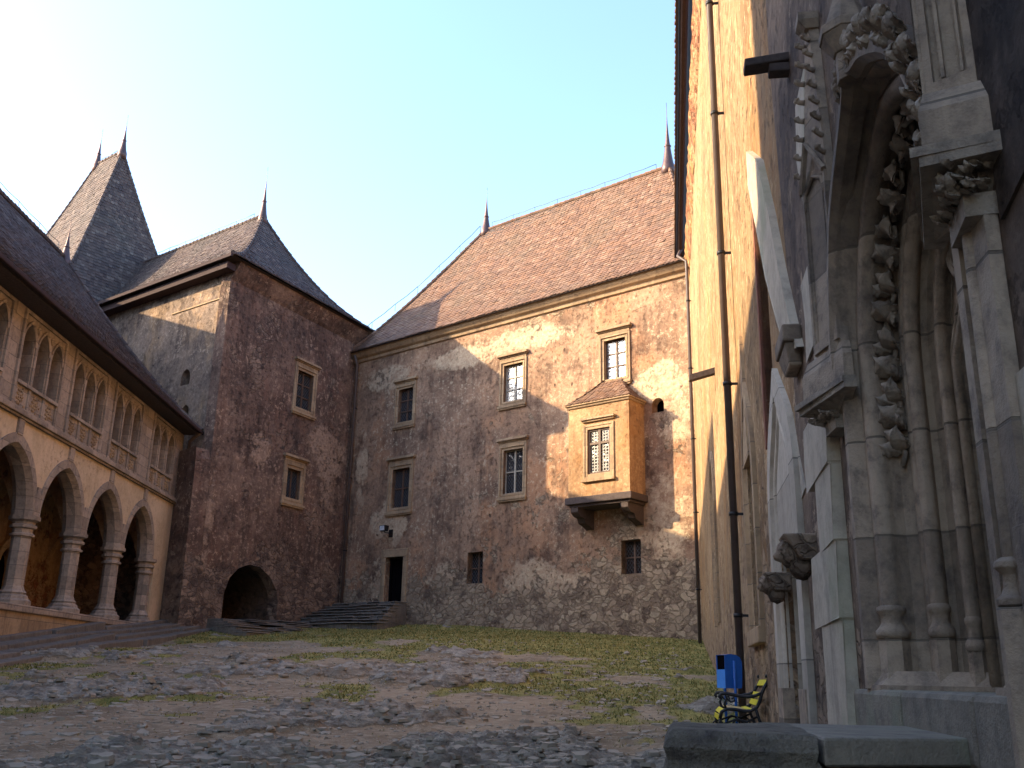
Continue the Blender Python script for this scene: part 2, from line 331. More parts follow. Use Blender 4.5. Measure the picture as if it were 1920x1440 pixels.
m_spire = simple('spire_copper', (.10, .06, .055), .45, .6, c2=(.05, .035, .04))
m_pipe = simple('painted_downpipe', (.095, .072, .066), .45, .0, .3, c2=(.06, .045, .042), sc=3, amt=.5)
m_pipeg = simple('rain_gutter', (.05, .032, .032), .85, .0, .15)
m_wire = simple('lightning_wire', (.08, .08, .085), .5, .6)
m_iron = simple('wrought_iron', (.02, .02, .022), .5, .5, .5, sc=40)
m_frame = simple('casement_wood', (.10, .055, .035), .6)
m_framel = simple('casement_pale', (.34, .30, .24), .6)
m_lead = simple('lead_came', (.30, .29, .28), .5, .4)
def glassmat(name, c, rough, metal=0.):
    k = NT(name); n = k.vor(5.5, feat='F1', out='Color'); g = k.noise(4, 3)
    nb = k.n('ShaderNodeSeparateColor'); k.l(n, nb.inputs[0])
    return k.done(k.mix(g, c, tuple(x*.5 for x in c)), k.ss(nb.outputs[0], 0., 1., rough*.5, rough*1.6), k.bump(k.math('ADD', nb.outputs[1], g), .035), 1., metal)
m_glass = glassmat('old_glass', (.035, .033, .035), .12)
m_glass_lit = glassmat('old_glass_lit', (.75, .74, .7), .22, .75)  # lit copy of the panes, bright reflection put into the colour
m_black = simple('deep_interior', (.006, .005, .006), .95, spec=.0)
m_carve = ashlar('stone_carved', (.19, .172, .148), (.33, .30, .262), bw=60, bh=60, amt=.75, bmp=.02, stain=.3)
m_whites = ashlar('stone_pale', (.24, .232, .21), (.36, .35, .32), bw=60, bh=.9, amt=.3, bmp=.008, stain=.35)
m_blue = simple('blue_painted_metal', (.012, .11, .42), .35, .0, .5, c2=(.008, .07, .3), sc=9)
m_yel = simple('yellow_paint', (.72, .60, .015), .45, 0, .4, c2=(.4, .32, .02), sc=14)
m_bwood = simple('bare_bench_wood', (.50, .36, .15), .7, sc=9)
m_brick = simple('brick_red', (.24, .09, .055), .9, c2=(.15, .07, .05), sc=11, bmp=.02)
m_leaf = simple('weed_leaf', (.045, .09, .025), .6, c2=(.03, .05, .015))
m_white = simple('lamp_glass', (.6, .62, .65), .2)
# ================================================================ ROOFS
def tile_slope(mb, P0, a, b, L, D, il, ir, Z, tw=.24, te=.22, lift=.035, rnd=None, seed=1, sheet=None):
    """rows of bevelled plain tiles; P0 local corner at the eave, a along the eave, b inward, Z(t) height for t in 0..1"""
    rnd = random.Random(seed); a = Vector(a); b = Vector(b); P0 = Vector(P0)
    N = 240; ts = [i/N for i in range(N+1)]; arc = [0.]
    for i in range(N):
        arc.append(arc[-1]+math.hypot(D/N, Z(ts[i+1])-Z(ts[i])))
    tot = arc[-1]; rows = int(tot/te)
    def tat(s_):
        s_ = max(0, min(tot, s_)); i = min(N-1, int(np.searchsorted(arc, s_, 'right'))-1); i = max(0, i)
        return ts[i]+(s_-arc[i])/(arc[i+1]-arc[i]+1e-9)/N
    def pos(x, t): return P0+a*x+b*(D*t)+Vector((0, 0, Z(t)+.04*math.sin(.55*x+1.3+seed)*(.3+t)+.025*math.sin(1.45*x+3*t+seed)+.015*math.sin(3.1*x+7*t)))
    if sheet is not None:
        K = 24
        vs = []
        for i in range(K+1):
            t = i/K; vs += [pos(il*t, t)-Vector((0, 0, .05)), pos(L-ir*t, t)-Vector((0, 0, .05))]
        sheet.add(vs, [(2*i, 2*i+1, 2*i+3, 2*i+2) for i in range(K)])
    for r in range(rows+1):
        s0 = r*te-.02; t0 = tat(s0); s1 = min(tot, s0+te*1.7); t1 = tat(s1)
        if t1-t0 < 1e-4: continue
        xl, xr = il*t0, L-ir*t0
        n = max(1, int(round((xr-xl)/tw))); 
        off = (.5 if r % 2 else 0.)*tw
        p0 = pos(0, t0); p1 = pos(0, t1); up = (p1-p0).normalized(); nr = a.cross(up).normalized()
        if nr.z < 0: nr = -nr
        for c in range(-1, n+1):
            x = xl+off+c*tw
            xa, xb = max(x+.006, xl-.03), min(x+tw-.006, xr+.03)
            if xb-xa < .05: continue
            # clip the top end to the hip
            xta, xtb = max(xa, il*t1-.03), min(xb, L-ir*t1+.03)
            if xtb-xta < .02: xta = xtb = min(max((xa+xb)/2, il*t1), L-ir*t1)
            j = rnd.uniform(-.012, .012); sk = rnd.uniform(-.012, .012); l0 = lift+rnd.uniform(-.010, .016)+(rnd.random() < .02)*.02
            w_ = xb-xa; base = pos(0, t0); top = pos(0, t1)
            low = [(0, .055+sk), (.22, .012), (.5, 0), (.78, .012), (1, .055-sk)]
            vs = [base+a*(xa+w_*q)+up*(d+j)+nr*l0 for q, d in low]
            vs += [top+a*xtb+nr*.004, top+a*xta+nr*.004]
            vs += [base+a*(xa+w_*q)+up*(d+j)+nr*(l0-.03) for q, d in low]
            mb.add(vs, [(0, 1, 2, 3, 4, 5, 6)]+[(i, i+7, i+8, i+1) for i in range(4)])
def chain(mb, pts, step=.36, r=.11, seed=3, knob=True):
    """overlapping hip / ridge tiles along a polyline"""
    rnd = random.Random(seed); pts = [Vector(p) for p in pts]
    for i in range(len(pts)-1):
        A, B = pts[i], pts[i+1]; Ln = (B-A).length; n = max(1, int(Ln/step)); d = (B-A)/n
        for k in range(n):
            p = A+d*k; q = p+d*1.15
            mb.tube([p+Vector((0, 0, rnd.uniform(-.01, .02))), q], [r*1.12, r*.8], 7, False)
def hip_lines(P0, a, b, D, il, Z, n=14):
    a = Vector(a); b = Vector(b); P0 = Vector(P0)
    return [P0+a*(il*t)+b*(D*t)+Vector((0, 0, Z(t)+.04)) for t in [i/n for i in range(n+1)]]
def spire(b, p, h, r=.28, mat=None, lean=0.):
    mb = MB(); n = 14
    prof = [(r*1.15, -.5), (r*1.1, 0)]+[(max(.012, r*(1-t)**2.1), h*t) for t in [i/n for i in range(1, n+1)]]
    mb.lathe(p[0], p[1], [(a_, p[2]+z) for a_, z in prof], 10)
    mb.lathe(p[0], p[1], [(r*.45, p[2]+h*.3), (r*.6, p[2]+h*.32), (r*.4, p[2]+h*.34)], 10)
    return mb.build('spire', mat or m_spire, b)
def hipped_roof(b, name, x0, x1, y0, y1, z0, z1, hl, hr, g, mat, faces='flr', te=.22, tw=.24, seed=1, cap=None):
    D = (y1-y0)/2
    Z = lambda t: z0+(z1-z0)*g(t)
    mb = MB(); sh = MB(); X, Y = (1, 0, 0), (0, 1, 0)
    F = {'f': ((x0, y0, 0), X, Y, x1-x0, D, hl, hr), 'b': ((x1, y1, 0), (-1, 0, 0), (0, -1, 0), x1-x0, D, hr, hl),
         'l': ((x0, y1, 0), (0, -1, 0), X, y1-y0, hl, D, D), 'r': ((x1, y0, 0), Y, (-1, 0, 0), y1-y0, hr, D, D)}
    for kf, (P0, a, bb, L, Dp, il, ir) in F.items():
        tmp = MB()
        if Dp < .05:
            continue
        tile_slope(mb if kf in faces else tmp, P0, a, bb, L, Dp, il, ir, Z, tw if kf in faces else 1.5, te if kf in faces else 2., seed=seed, sheet=sh)
    # soffit closing the underside
    sh.add([(x0, y0, z0-.06), (x1, y0, z0-.06), (x1, y1, z0-.06), (x0, y1, z0-.06)], [(0, 1, 2, 3)])
    rf = mb.build(name, mat, b); sh.build('roof_boarding', m_sheet, rf)
    hp = MB()
    for (P, a, bb, il) in [((x0, y0, 0), X, Y, hl), ((x1, y0, 0), (-1, 0, 0), Y, hr), ((x0, y1, 0), X, (0, -1, 0), hl), ((x1, y1, 0), (-1, 0, 0), (0, -1, 0), hr)]:
        if il > .05: chain(hp, hip_lines(P, a, bb, D, il, Z), seed=seed)
    chain(hp, [(x0+hl, y0+D, z1+.05), (x1-hr, y0+D, z1+.05)], seed=seed)
    hp.build('hip_tiles', cap or mat, rf)
    return rf, (x0+hl, y0+D, z1), (x1-hr, y0+D, z1), Z
def wire(b, pts, h=.35, step=1.6):
    """lightning conductor on stand-offs along a ridge"""
    mb = MB(); pts = [Vector(p) for p in pts]
    for i in range(len(pts)-1):
        A, B = pts[i], pts[i+1]; n = max(1, int((B-A).length/step))
        mb.tube([A+(B-A)*(k/(2*n))+Vector((0, 0, h-(.05 if k % 2 else 0))) for k in range(2*n+1)], .018, 4)
        for k in range(n+1):
            p = A+(B-A)*(k/n); mb.tube([p, p+Vector((0, 0, h))], .016, 4)
    return mb.build('lightning_wire', m_wire, b)
# ================================================================ WINDOWS
def window(b, x0, x1, z0, z1, yf=0., fw=.26, cornice=True, sill=True, mull=1, tr=(.5,), style='lattice', trim=None, glass=None, casemat=None, proud=.07, depth=.3, heavy=True, ear=0.):
    """stone surround (part) > casement, pane, cornice, sill"""
    trim = trim or m_trim; fr = MB()
    def ring(a, c, y0, y1):   # rectangular ring from inset a to inset c around the glass
        X0, X1, Z0, Z1 = x0-a, x1+a, z0-a*.8, z1+a; u0, u1, v0, v1 = x0-c, x1+c, z0-c*.8, z1+c
        fr.box(X0, u0, y0, y1, Z0, Z1); fr.box(u1, X1, y0, y1, Z0, Z1); fr.box(u0, u1, y0, y1, v1, Z1); fr.box(u0, u1, y0, y1, Z0, v0)
    if fw > 0:
        ring(fw, fw*.55, yf-proud, yf+.05); ring(fw*.55, .0, yf-proud*.45, yf+.06); ring(fw*.62, fw*.5, yf-proud*1.35, yf)
    # reveal lining
    fr.box(x0-.06, x0, yf+.05, yf+depth, z0, z1); fr.box(x1, x1+.06, yf+.05, yf+depth, z0, z1)
    fr.box(x0-.06, x1+.06, yf+.05, yf+depth, z1, z1+.06); fr.box(x0-.06, x1+.06, yf+.05, yf+depth, z0-.06, z0)
    W = fr.build('window', trim, b, .012)
    if cornice:
        c = MB(); zc = z1+fw*(1.5 if heavy else 1.)
        if heavy: c.box(x0-fw*.9, x1+fw*.9, yf-proud*.8, yf, z1+fw, zc)
        c.box(x0-fw*1.15, x1+fw*1.15, yf-proud*1.6, yf, zc, zc+.06); c.box(x0-fw*1.4, x1+fw*1.4, yf-proud*3, yf, zc+.06, zc+.15); c.box(x0-fw*1.3, x1+fw*1.3, yf-proud*2.2, yf, zc+.15, zc+.21)
        c.build('cornice', trim, W, .01)
    if sill:
        c = MB(); c.box(x0-fw*1.15, x1+fw*1.15, yf-proud*2.2, yf, z0-fw*.8-.12, z0-fw*.8); c.box(x0-fw, x1+fw, yf-proud*1.5, yf, z0-fw*.8-.2, z0-fw*.8-.12)
        c.build('sill', trim, W, .01)
    yp = yf+depth*.7
    cs = MB(); t = .045
    cs.box(x0, x0+t, yp-.05, yp+.02, z0, z1); cs.box(x1-t, x1, yp-.05, yp+.02, z0, z1); cs.box(x0+t, x1-t, yp-.05, yp+.02, z0, z0+t); cs.box(x0+t, x1-t, yp-.05, yp+.02, z1-t, z1)
    xm = (x0+x1)/2; cs.box(xm-.045, xm+.045, yp-.06, yp+.02, z0+t, z1-t)
    for q in tr:
        zz = z0+(z1-z0)*q; cs.box(x0+t, xm-.045, yp-.055, yp+.02, zz-.03, zz+.03); cs.box(xm+.045, x1-t, yp-.055, yp+.02, zz-.03, zz+.03)
    cs.build('casement', casemat or m_frame, W)
    gl = MB(); gl.box(x0+.02, x1-.02, yp, yp+.015, z0+.02, z1-.02); gl.build('pane', glass or m_glass, W)
    ld = MB()
    if style == 'lattice':
        st = .2; hw = (x1-x0); hh = (z1-z0); n = int((hw+hh)/st)+1
        for i in range(-n, n):
            for sg in (1, -1):
                # line z-z0 = sg*(x-x0)*1.3 + i*st
                P = []
                for xx in (x0+.03, x1-.03):
                    P.append((xx, z0+(sg*(xx-x0)*1.3)+i*st))
                (xa, za), (xb, zb) = P
                lo, hi = z0+.03, z1-.03
                if max(za, zb) <= lo or min(za, zb) >= hi: continue
                def cl(xa, za, xb, zb):
                    for lim, sgn in ((lo, 1), (hi, -1)):
                        if (za-lim)*sgn < 0: k_ = (lim-za)/(zb-za); xa, za = xa+(xb-xa)*k_, lim
                        if (zb-lim)*sgn < 0: k_ = (lim-za)/(zb-za); xb, zb = xa+(xb-xa)*k_, lim
                    return xa, za, xb, zb
                xa, za, xb, zb = cl(xa, za, xb, zb)
                if abs(xb-xa) > .02: ld.tube([(xa, yp-.012, za), (xb, yp-.012, zb)], .009, 4, False)
    else:
        nx, nz = style
        for i in range(1, nx*2):
            xx = x0+(x1-x0)*i/(nx*2); ld.box(xx-.008, xx+.008, yp-.015, yp, z0+t, z1-t)
        for i in range(1, nz):
            zz = z0+(z1-z0)*i/nz; ld.box(x0+t, x1-t, yp-.0165, yp, zz-.008, zz+.008)
        # round bull's-eye panes
        for i in range(nx*2):
            for j in range(nz):
                cx, cz = x0+(x1-x0)*(i+.5)/(nx*2), z0+(z1-z0)*(j+.5)/nz; r_ = min((x1-x0)/(nx*2), (z1-z0)/nz)*.42
                ld.tube([(cx+r_*math.cos(a_), yp-.014, cz+r_*math.sin(a_)) for a_ in [q*math.pi/5 for q in range(11)]], .007, 3, False)
    ld.build('leading', m_lead if style != 'lattice' else m_wire, W)
    return W
def hb(fr, px0, px1, py0, py1, y=0.):
    """axis-aligned rectangle on a wall from the corner pixels of its photo outline"""
    xm, ym = (px0+px1)/2, (py0+py1)/2
    a = fr.hit(px0, ym, y)[0]; c = fr.hit(px1, ym, y)[0]; z0 = fr.hit(xm, py1, y)[1]; z1 = fr.hit(xm, py0, y)[1]
    return min(a, c), max(a, c), z0, z1
# ================================================================ BACK BUILDING
bb = thing('castle_building', 'long rendered castle range with red tiled hipped roof across the back of the courtyard', 'building', BW, (0, 0, 0))
wins = {'A': hb(BW, 747, 774, 729, 790), 'Am': hb(BW, 735, 767, 879, 951), 'B': hb(BW, 945, 980, 683, 751), 'Bm': hb(BW, 944, 980, 843, 924),
        'C': hb(BW, 1133, 1173, 636, 709), 'S1': hb(BW, 876, 905, 1035, 1094), 'S2': hb(BW, 1165, 1202, 1012, 1076)}
dr = (-18.25, -16.95, 5.15, 7.45)
holes = [rect(*wins[k]) for k in wins]+[rect(*dr)]
holes += [arch_pts(-1.75, .3, 13.1, .3, 4)+[(-2.05, 12.75), (-1.45, 12.75)]]
mb = MB(); wall_panel(mb, rect(-21.8, .35, 0, 19.3), holes, 0, .45)
mb.box(-21.8, .35, 11.3, 11.6, 0, 19.3); mb.box(-22.3, -21.8, 0, 11.6, 0, 19.3); mb.box(.35, .8, 0, 11.6, 0, 19.3)
mb.build('wall', m_back, bb)
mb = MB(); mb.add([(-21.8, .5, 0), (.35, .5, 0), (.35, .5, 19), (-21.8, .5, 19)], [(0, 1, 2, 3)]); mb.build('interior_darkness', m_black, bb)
c = MB(); prof = [(0, 18.72), (-.1, 18.75), (-.14, 18.9), (-.3, 18.98), (-.42, 19.12), (-.5, 19.3), (0, 19.32)]
c.add([(x, y, z) for x in (-21.9, .3) for y, z in prof], [(i, i+1, i+8, i+7) for i in range(6)]+[(0, 6, 13, 7)][:0]); c.build('cornice', m_trim, bb)
g_main = lambda t: (t**1.16)*.9+.1*t
rf, RL, RRt, Zm = hipped_roof(bb, 'roof', -21.9, .75, -.62, 12.4, 19.3, 28.2, 4.6, -.0+4.9, g_main, m_tile, 'flr', te=.23, tw=.25, seed=4)
spire(bb, (RL[0]+.1, RL[1], RL[2]), 3.0, .3); spire(bb, (RRt[0]-.05, RRt[1], RRt[2]), 4.0, .34)
wire(bb, [(RL[0]+.6, RL[1], RL[2]+.1), (RRt[0]-.8, RRt[1], RRt[2]+.1)])
wire(bb, [(-21.8, -.6, 19.6), (-19.6, 2.6, 23.5), (RL[0]-.2, RL[1]-.2, RL[2]-.1)], .45)
window(bb, *wins['A'], fw=.24, tr=(.33, .66)); window(bb, *wins['Am'], fw=.3, tr=(.5,)); window(bb, *wins['B'], fw=.26, tr=(.33, .66), glass=m_glass_lit, style=(1, 6), casemat=m_framel)
window(bb, *wins['Bm'], fw=.26, tr=(.5,), casemat=m_framel); window(bb, *wins['C'], fw=.27, tr=(.33, .66), glass=m_glass_lit, style=(2, 9))
window(bb, *wins['S1'], fw=.0, cornice=False, sill=False, depth=.5, trim=m_back); window(bb, *wins['S2'], fw=.0, cornice=False, sill=False, depth=.5, trim=m_back)
d = MB(); x0, x1, z0, z1 = dr
d.box(x0-.3, x0, -.06, .35, z0-.1, z1); d.box(x1, x1+.3, -.06, .35, z0-.1, z1); d.box(x0-.32, x1+.32, -.08, .35, z1, z1+.42); d.box(x0-.32, x1+.32, -.05, .4, z0-.25, z0)
D_ = d.build('door', m_trim, bb, .015)
d = MB(); d.box(x0, x0+.09, .3, .42, z0, z1); 
for i in range(5): d.box(x0+.1+i*.235, x0+.32+i*.235, .44, .47, z0, z1)
d.build('door_leaf', m_black, D_)
# oriel
y0 = -1.25
ox0, ox1, oz0, oz1 = -5.63, -2.45, 9.15, 13.25
ow = hb(BW, 1102, 1144, 803, 887, y0)
o = MB(); wall_panel(o, rect(ox0, ox1, oz0, oz1), [rect(*ow)], y0, .22); o.box(ox0, ox0+.2, y0+.22, 0, oz0, oz1); o.box(ox1-.2, ox1, y0+.22, 0, oz0, oz1); o.box(ox0+.2, ox1-.2, y0+.5, 0, oz0, oz0+.1)
OR = o.build('oriel_window', m_oriel, bb, .02)
o = MB(); tile_slope(o, (ox0-.14, y0-.16, 0), (1, 0, 0), (0, 1, 0), ox1-ox0+.28, 1.4, 1.3, 1.3, lambda t: oz1+.08+1.35*t**1.15, .2, .17, .03, seed=9)
tile_slope(o, (ox1+.14, y0-.16, 0), (0, 1, 0), (-1, 0, 0), 1.41, 1.3, 1.4, 0, lambda t: oz1+.08+1.35*t**1.15, .2, .17, .03, seed=10)
tile_slope(o, (ox0-.14, 0, 0), (0, -1, 0), (1, 0, 0), 1.41, 1.3, 0, 1.4, lambda t: oz1+.08+1.35*t**1.15, .2, .17, .03, seed=11)
ofr = o.build('oriel_roof', m_tile, OR)
o = MB(); o.box(ox0-.06, ox1+.06, y0-.07, 0, oz1-.08, oz1+.02); o.box(ox0-.13, ox1+.13, y0-.14, 0, oz1+.02, oz1+.09); o.build('oriel_cornice', m_trim, OR, .02)
o = MB(); o.box(ox0-.12, ox1+.12, y0-.12, 0, oz0-.3, oz0); o.box(ox0+.02, ox1-.02, y0+.02, 0, oz0-.42, oz0-.3); o.build('oriel_base', m_wood, OR, .03)
for xx in (ox0+.12, ox1-.5):
    o = MB(); o.prism([(xx, 0), (xx+.38, 0), (xx+.38, 1), (xx, 1)], 0, 1); o = MB()
    pr = [(y0+.02, oz0-.42), (y0+.04, oz0-.62), (y0+.25, oz0-.78), (y0+.5, oz0-.8), (y0+.62, oz0-1.02), (y0+.9, oz0-1.1), (0, oz0-1.25), (0, oz0-.42)]
    n = len(pr); o.add([(xx, a_, z_) for a_, z_ in pr]+[(xx+.38, a_, z_) for a_, z_ in pr], [tuple(range(n)), tuple(range(n, 2*n))[::-1]]+[(i, (i+1) % n, (i+1) % n+n, i+n) for i in range(n)])
    o.build('corbel', m_wood, OR, .03)
# oriel window frame as sub-parts of the oriel
fw = .22; x0, x1, z0, z1 = ow
o = MB()
for a_, c_, ya, yb in ((fw, .12, y0-.06, y0), (.12, 0, y0-.03, y0+.02)):
    o.box(x0-a_, x0-c_, ya, yb, z0-a_, z1+a_); o.box(x1+c_, x1+a_, ya, yb, z0-a_, z1+a_); o.box(x0-c_, x1+c_, ya, yb, z1+c_, z1+a_); o.box(x0-c_, x1+c_, ya, yb, z0-a_, z0-c_)
o.box(x0-fw*1.1, x1+fw*1.1, y0-.1, y0, z1+fw+.12, z1+fw+.2); o.box(x0-fw*1.4, x1+fw*1.4, y0-.18, y0, z1+fw+.2, z1+fw+.29); o.box(x0-fw*1.2, x1+fw*1.2, y0-.14, y0, z0-fw-.13, z0-fw)
o.build('window_frame', m_trim, OR, .012)
o = MB(); xm = (x0+x1)/2; zt = z0+(z1-z0)*.68
for q in ((x0, x0+.09), (x1-.09, x1), (xm-.06, xm+.06)): o.box(q[0], q[1], y0+.05, y0+.16, z0, z1)
for q in ((z0, z0+.07), (zt-.05, zt+.05), (z1-.07, z1)): o.box(x0+.09, xm-.06, y0+.055, y0+.155, *q); o.box(xm+.06, x1-.09, y0+.055, y0+.155, *q)
o.build('casement', m_frame, OR)
o = MB(); o.box(x0+.02, x1-.02, y0+.13, y0+.145, z0+.02, z1-.02); o.build('pane', m_glass, OR)
o = MB()
for i in range(6):
    for j in range(13):
        cx = x0+.14+(x1-x0-.28)*(i+.5)/6; cz = z0+.1+(z1-z0-.2)*(j+.5)/13
        o.tube([(cx+.075*math.cos(a_), y0+.115, cz+.075*math.sin(a_)) for a_ in [q*math.pi/4 for q in range(9)]], .012, 3, False)
o.build('leading', m_lead, OR)
# floodlight
fl = thing('floodlight', 'small floodlight fixed to the wall above the dark doorway', 'lamp', BW, (-18.0, -.1, 8.9))
o = MB(); o.box(-18.2, -17.82, -.62, -.38, 8.75, 9.05, top=(-18.24, -17.78, -.66, -.36)); o.build('housing', m_iron, fl, .02)
o = MB(); o.box(-18.16, -17.86, -.665, -.63, 8.79, 9.02); o.build('lamp_glass', m_white, fl)
o = MB(); o.tube([(-18.0, 0.02, 8.7), (-18.0, -.45, 8.7), (-18.0, -.5, 8.78)], .03, 6); o.box(-18.15, -17.85, -.03, .02, 8.5, 8.9); o.build('bracket', m_iron, fl)
# corner downpipe at right end
def pipe_thing(label, fr, pts, r, mat, brk=(), clampy=.0):
    t = thing('downpipe', label, 'downpipe', fr, pts[-1])
    MB().tube(pts, r, 10).build('pipe', mat, t)
    for p in brk:
        MB().tube([(p[0], p[1], p[2]-.03), (p[0], p[1], p[2]+.03)], r*1.25, 10).box(p[0]-.015, p[0]+.015, p[1], p[1]+.22, p[2]-.02, p[2]+.02).build('clamp', m_iron, t)
    return t
# ================================================================ TOWER WITH DARK HIPPED ROOF
class Skew:   # maps helper coordinates (x along d, y along c) into a frame's local coordinates
    def __init__(s, O, d, c, fr): s.O, s.d, s.c, s.fr = O, d, c, fr
    def __call__(s, mb):
        r = []
        for x, y, z in mb.v:
            P = s.O+s.d*x+s.c*y-s.fr.o; r.append((P.dot(s.fr.X), P.dot(s.fr.Y), z))
        mb.v = r; return mb
def remap(ob, sk):
    """re-express the vertices of freshly built parts through the skew"""
    for o in [ob]+list(ob.children):
        for v in o.data.vertices:
            P = sk.O+sk.d*v.co.x+sk.c*v.co.y-sk.fr.o; v.co = (P.dot(sk.fr.X), P.dot(sk.fr.Y), v.co.z)
tw = thing('square_tower', 'square tower with dark hipped roof and black archway at the left of the back range', 'tower', TR, (0, 0, 0))
TWD = 10.97
c_ = TR.X; d_ = -TL.X
skT = Skew(TR.o, d_, c_, TR)
def tlq(px0, px1, py0, py1): return hb(TL, px0, px1, py0, py1)
wt1 = hb(TR, 556, 586, 698, 768); wt2 = hb(TR, 537, 562, 880, 935)
archT = [(-8.75+10.55, 3.3)]+[(1.78, 5.0), (2.05, 5.75), (2.6, 6.25), (3.3, 6.5), (4.1, 6.45), (4.9, 6.05), (5.45, 5.45), (5.6, 4.9)]+[(5.55, 3.3)]
mb = MB(); wall_panel(mb, rect(0, TWD, 0, 20.75), [rect(*wt1), rect(*wt2), archT], 0, .6)
mb.build('wall', m_towr, tw)
mb = MB(); L = len(archT)
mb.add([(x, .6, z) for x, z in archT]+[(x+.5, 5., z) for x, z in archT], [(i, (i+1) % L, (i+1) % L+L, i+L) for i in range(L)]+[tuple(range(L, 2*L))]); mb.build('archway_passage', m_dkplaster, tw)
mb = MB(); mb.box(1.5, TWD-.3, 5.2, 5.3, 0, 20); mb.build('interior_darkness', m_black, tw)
# left face, in its own frame coordinates
h1 = arch_pts(-2.75, .36, 15.35, .42, 5)+[(-3.11, 14.95), (-2.39, 14.95)]
h2 = arch_pts(-2.45, .3, 13.55, .35, 5)+[(-2.75, 13.15), (-2.15, 13.15)]
mb = MB(); wall_panel(mb, rect(-12.5, -.01, 0, 20.75), [h1, h2], 0, .06)
for l in (h1, h2):
    n = len(l); mb.add([(x, .06, z) for x, z in l]+[(x, .7, z) for x, z in l], [(i, (i+1) % n, (i+1) % n+n, i+n) for i in range(n)])
def t2(mbx):
    r = []
    for x, y, z in mbx.v:
        P = TL.w(x, y, z)-TR.o; r.append((P.dot(TR.X), P.dot(TR.Y), z))
    mbx.v = r; return mbx
t2(mb).build('wall', m_towl, tw)
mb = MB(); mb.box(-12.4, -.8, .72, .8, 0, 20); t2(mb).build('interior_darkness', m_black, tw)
# ledge and small arched scars on the left face
mb = MB(); mb.box(-4.6, -.4, -.05, .0, 19.0, 19.06); t2(mb).build('string_course', m_trim, tw)
mb = MB(); mb.add([tuple(skT.O+skT.d*x+skT.c*y) for x, y in ()], [])
mb.box(0, .5, 0, TWD, 0, 20.7)
far = MB(); far.box(12, 12.5, 0, TWD, 0, 20.7); far.box(0.7, 12, TWD-.5, TWD, 0, 20.7); skT(far).build('wall', m_towr, tw)
rf, a1, a2, Zt = hipped_roof(tw, 'roof', -.75, 19., -.7, TWD+.7, 20.8, 27.0, 4.95, .0, lambda t: .40*t+.60*t**2.0, m_tiled, 'fl', te=.22, tw=.25, seed=14)
remap(rf, skT)
sp = spire(tw, (a1[0], a1[1], a1[2]-.1), 3.3, .27); remap(sp, skT)
wr = wire(tw, [(a1[0]+.8, a1[1], a1[2]+.05), (a2[0]-4, a2[1], a2[2]+.05)]); remap(wr, skT)
ev = MB(); ev.box(-.8, 13, -.84, -.72, 20.6, 20.76); ev.box(-.3, 13, -.6, -.02, 20.22, 20.55); skT(ev).build('gutter', m_pipeg, tw)
ev = MB(); ev.add([(x, y, z) for x in (-.02, TWD) for y, z in ((0, 19.9), (-.12, 20.05), (-.4, 20.45), (-.55, 20.72), (0, 20.74))], [(i, i+1, i+6, i+5) for i in range(4)]+[(0, 1, 2, 3, 4)]); ev.build('cornice', m_towr, tw)
window(tw, *wt1, fw=.28, tr=(.33, .66), casemat=m_frame, trim=m_trim); window(tw, *wt2, fw=.33, tr=(), casemat=m_frame, trim=m_trim)
for o in tw.children:
    pass
# buttress-like lower wall between arcade and tower
lb = MB(); lb.prism([(-1.9, 0), (.05, 0), (.02, 10.9), (-.15, 11.4), (-1.9, 11.2)], -.75, 0.0); t2(lb).build('buttress', m_towr, tw, .05)
# ================================================================ GREAT TOWER BEHIND
R2 = Vector((-26.65, 58, 35.07)); dd_ = Vector((math.sin(R_(-53)), math.cos(R_(-53)), 0)); cc_ = Vector((math.sin(R_(37)), math.cos(R_(37)), 0))
Ob = R2-cc_*5.5-dd_*4.1
BT = Fr((Ob.x, Ob.y), -53, False); skB = Skew(Vector((Ob.x, Ob.y, 0)), dd_, cc_, BT)
bt = thing('great_tower', 'tall steep roofed tower rising behind the arcade roof at far left', 'tower', BT, (0, 0, 0))
mb = MB(); mb.box(.5, 10.8, .5, 10.5, 0, 20.9); skB(mb).build('wall', m_towl, bt)
rf, a1, a2, _ = hipped_roof(bt, 'roof', 0, 11.3, 0, 11.0, 20.6, 35.1, 4.1, 4.1, lambda t: .72*t+.28*t**1.8, m_tiled, 'fl', te=.23, tw=.25, seed=24)
remap(rf, skB)
for a_ in (a1, a2): remap(spire(bt, (a_[0], a_[1], a_[2]-.1), 2.9, .27), skB)
remap(wire(bt, [(a1[0]+.7, a1[1], a1[2]), (a2[0]-.5, a2[1], a2[2])], .3, 1.), skB)
# ================================================================ ARCADE WING
aw = thing('arcade_wing', 'two storey arcaded wing with pointed arches below and triple lancets above on the left', 'building', LW, (0, 0, 0))
COLX = [-2.15-3.82*k for k in range(9)]; SPR, ZS = 6.12, 8.9
XN = -34.7
outer = [(.1, ZS), (XN, ZS), (XN, SPR)]
arches = []
for k in range(8, 0, -1):
    xl, xr = COLX[k], COLX[k-1]; xc = (xl+xr)/2; hw = (xr-xl)/2-.27
    if xl < XN: continue
    pts = arch_pts(xc, hw, SPR, 2.0, 9)[::-1]      # left -> right
    arches.append((xc, hw)); outer += pts
outer += [(COLX[0]+.3, SPR), (COLX[0]+.3, 3.3), (.1, 3.3)]
mb = MB(); wall_panel(mb, outer, [], 0, .55, back=True); mb.build('wall', m_cream, aw)
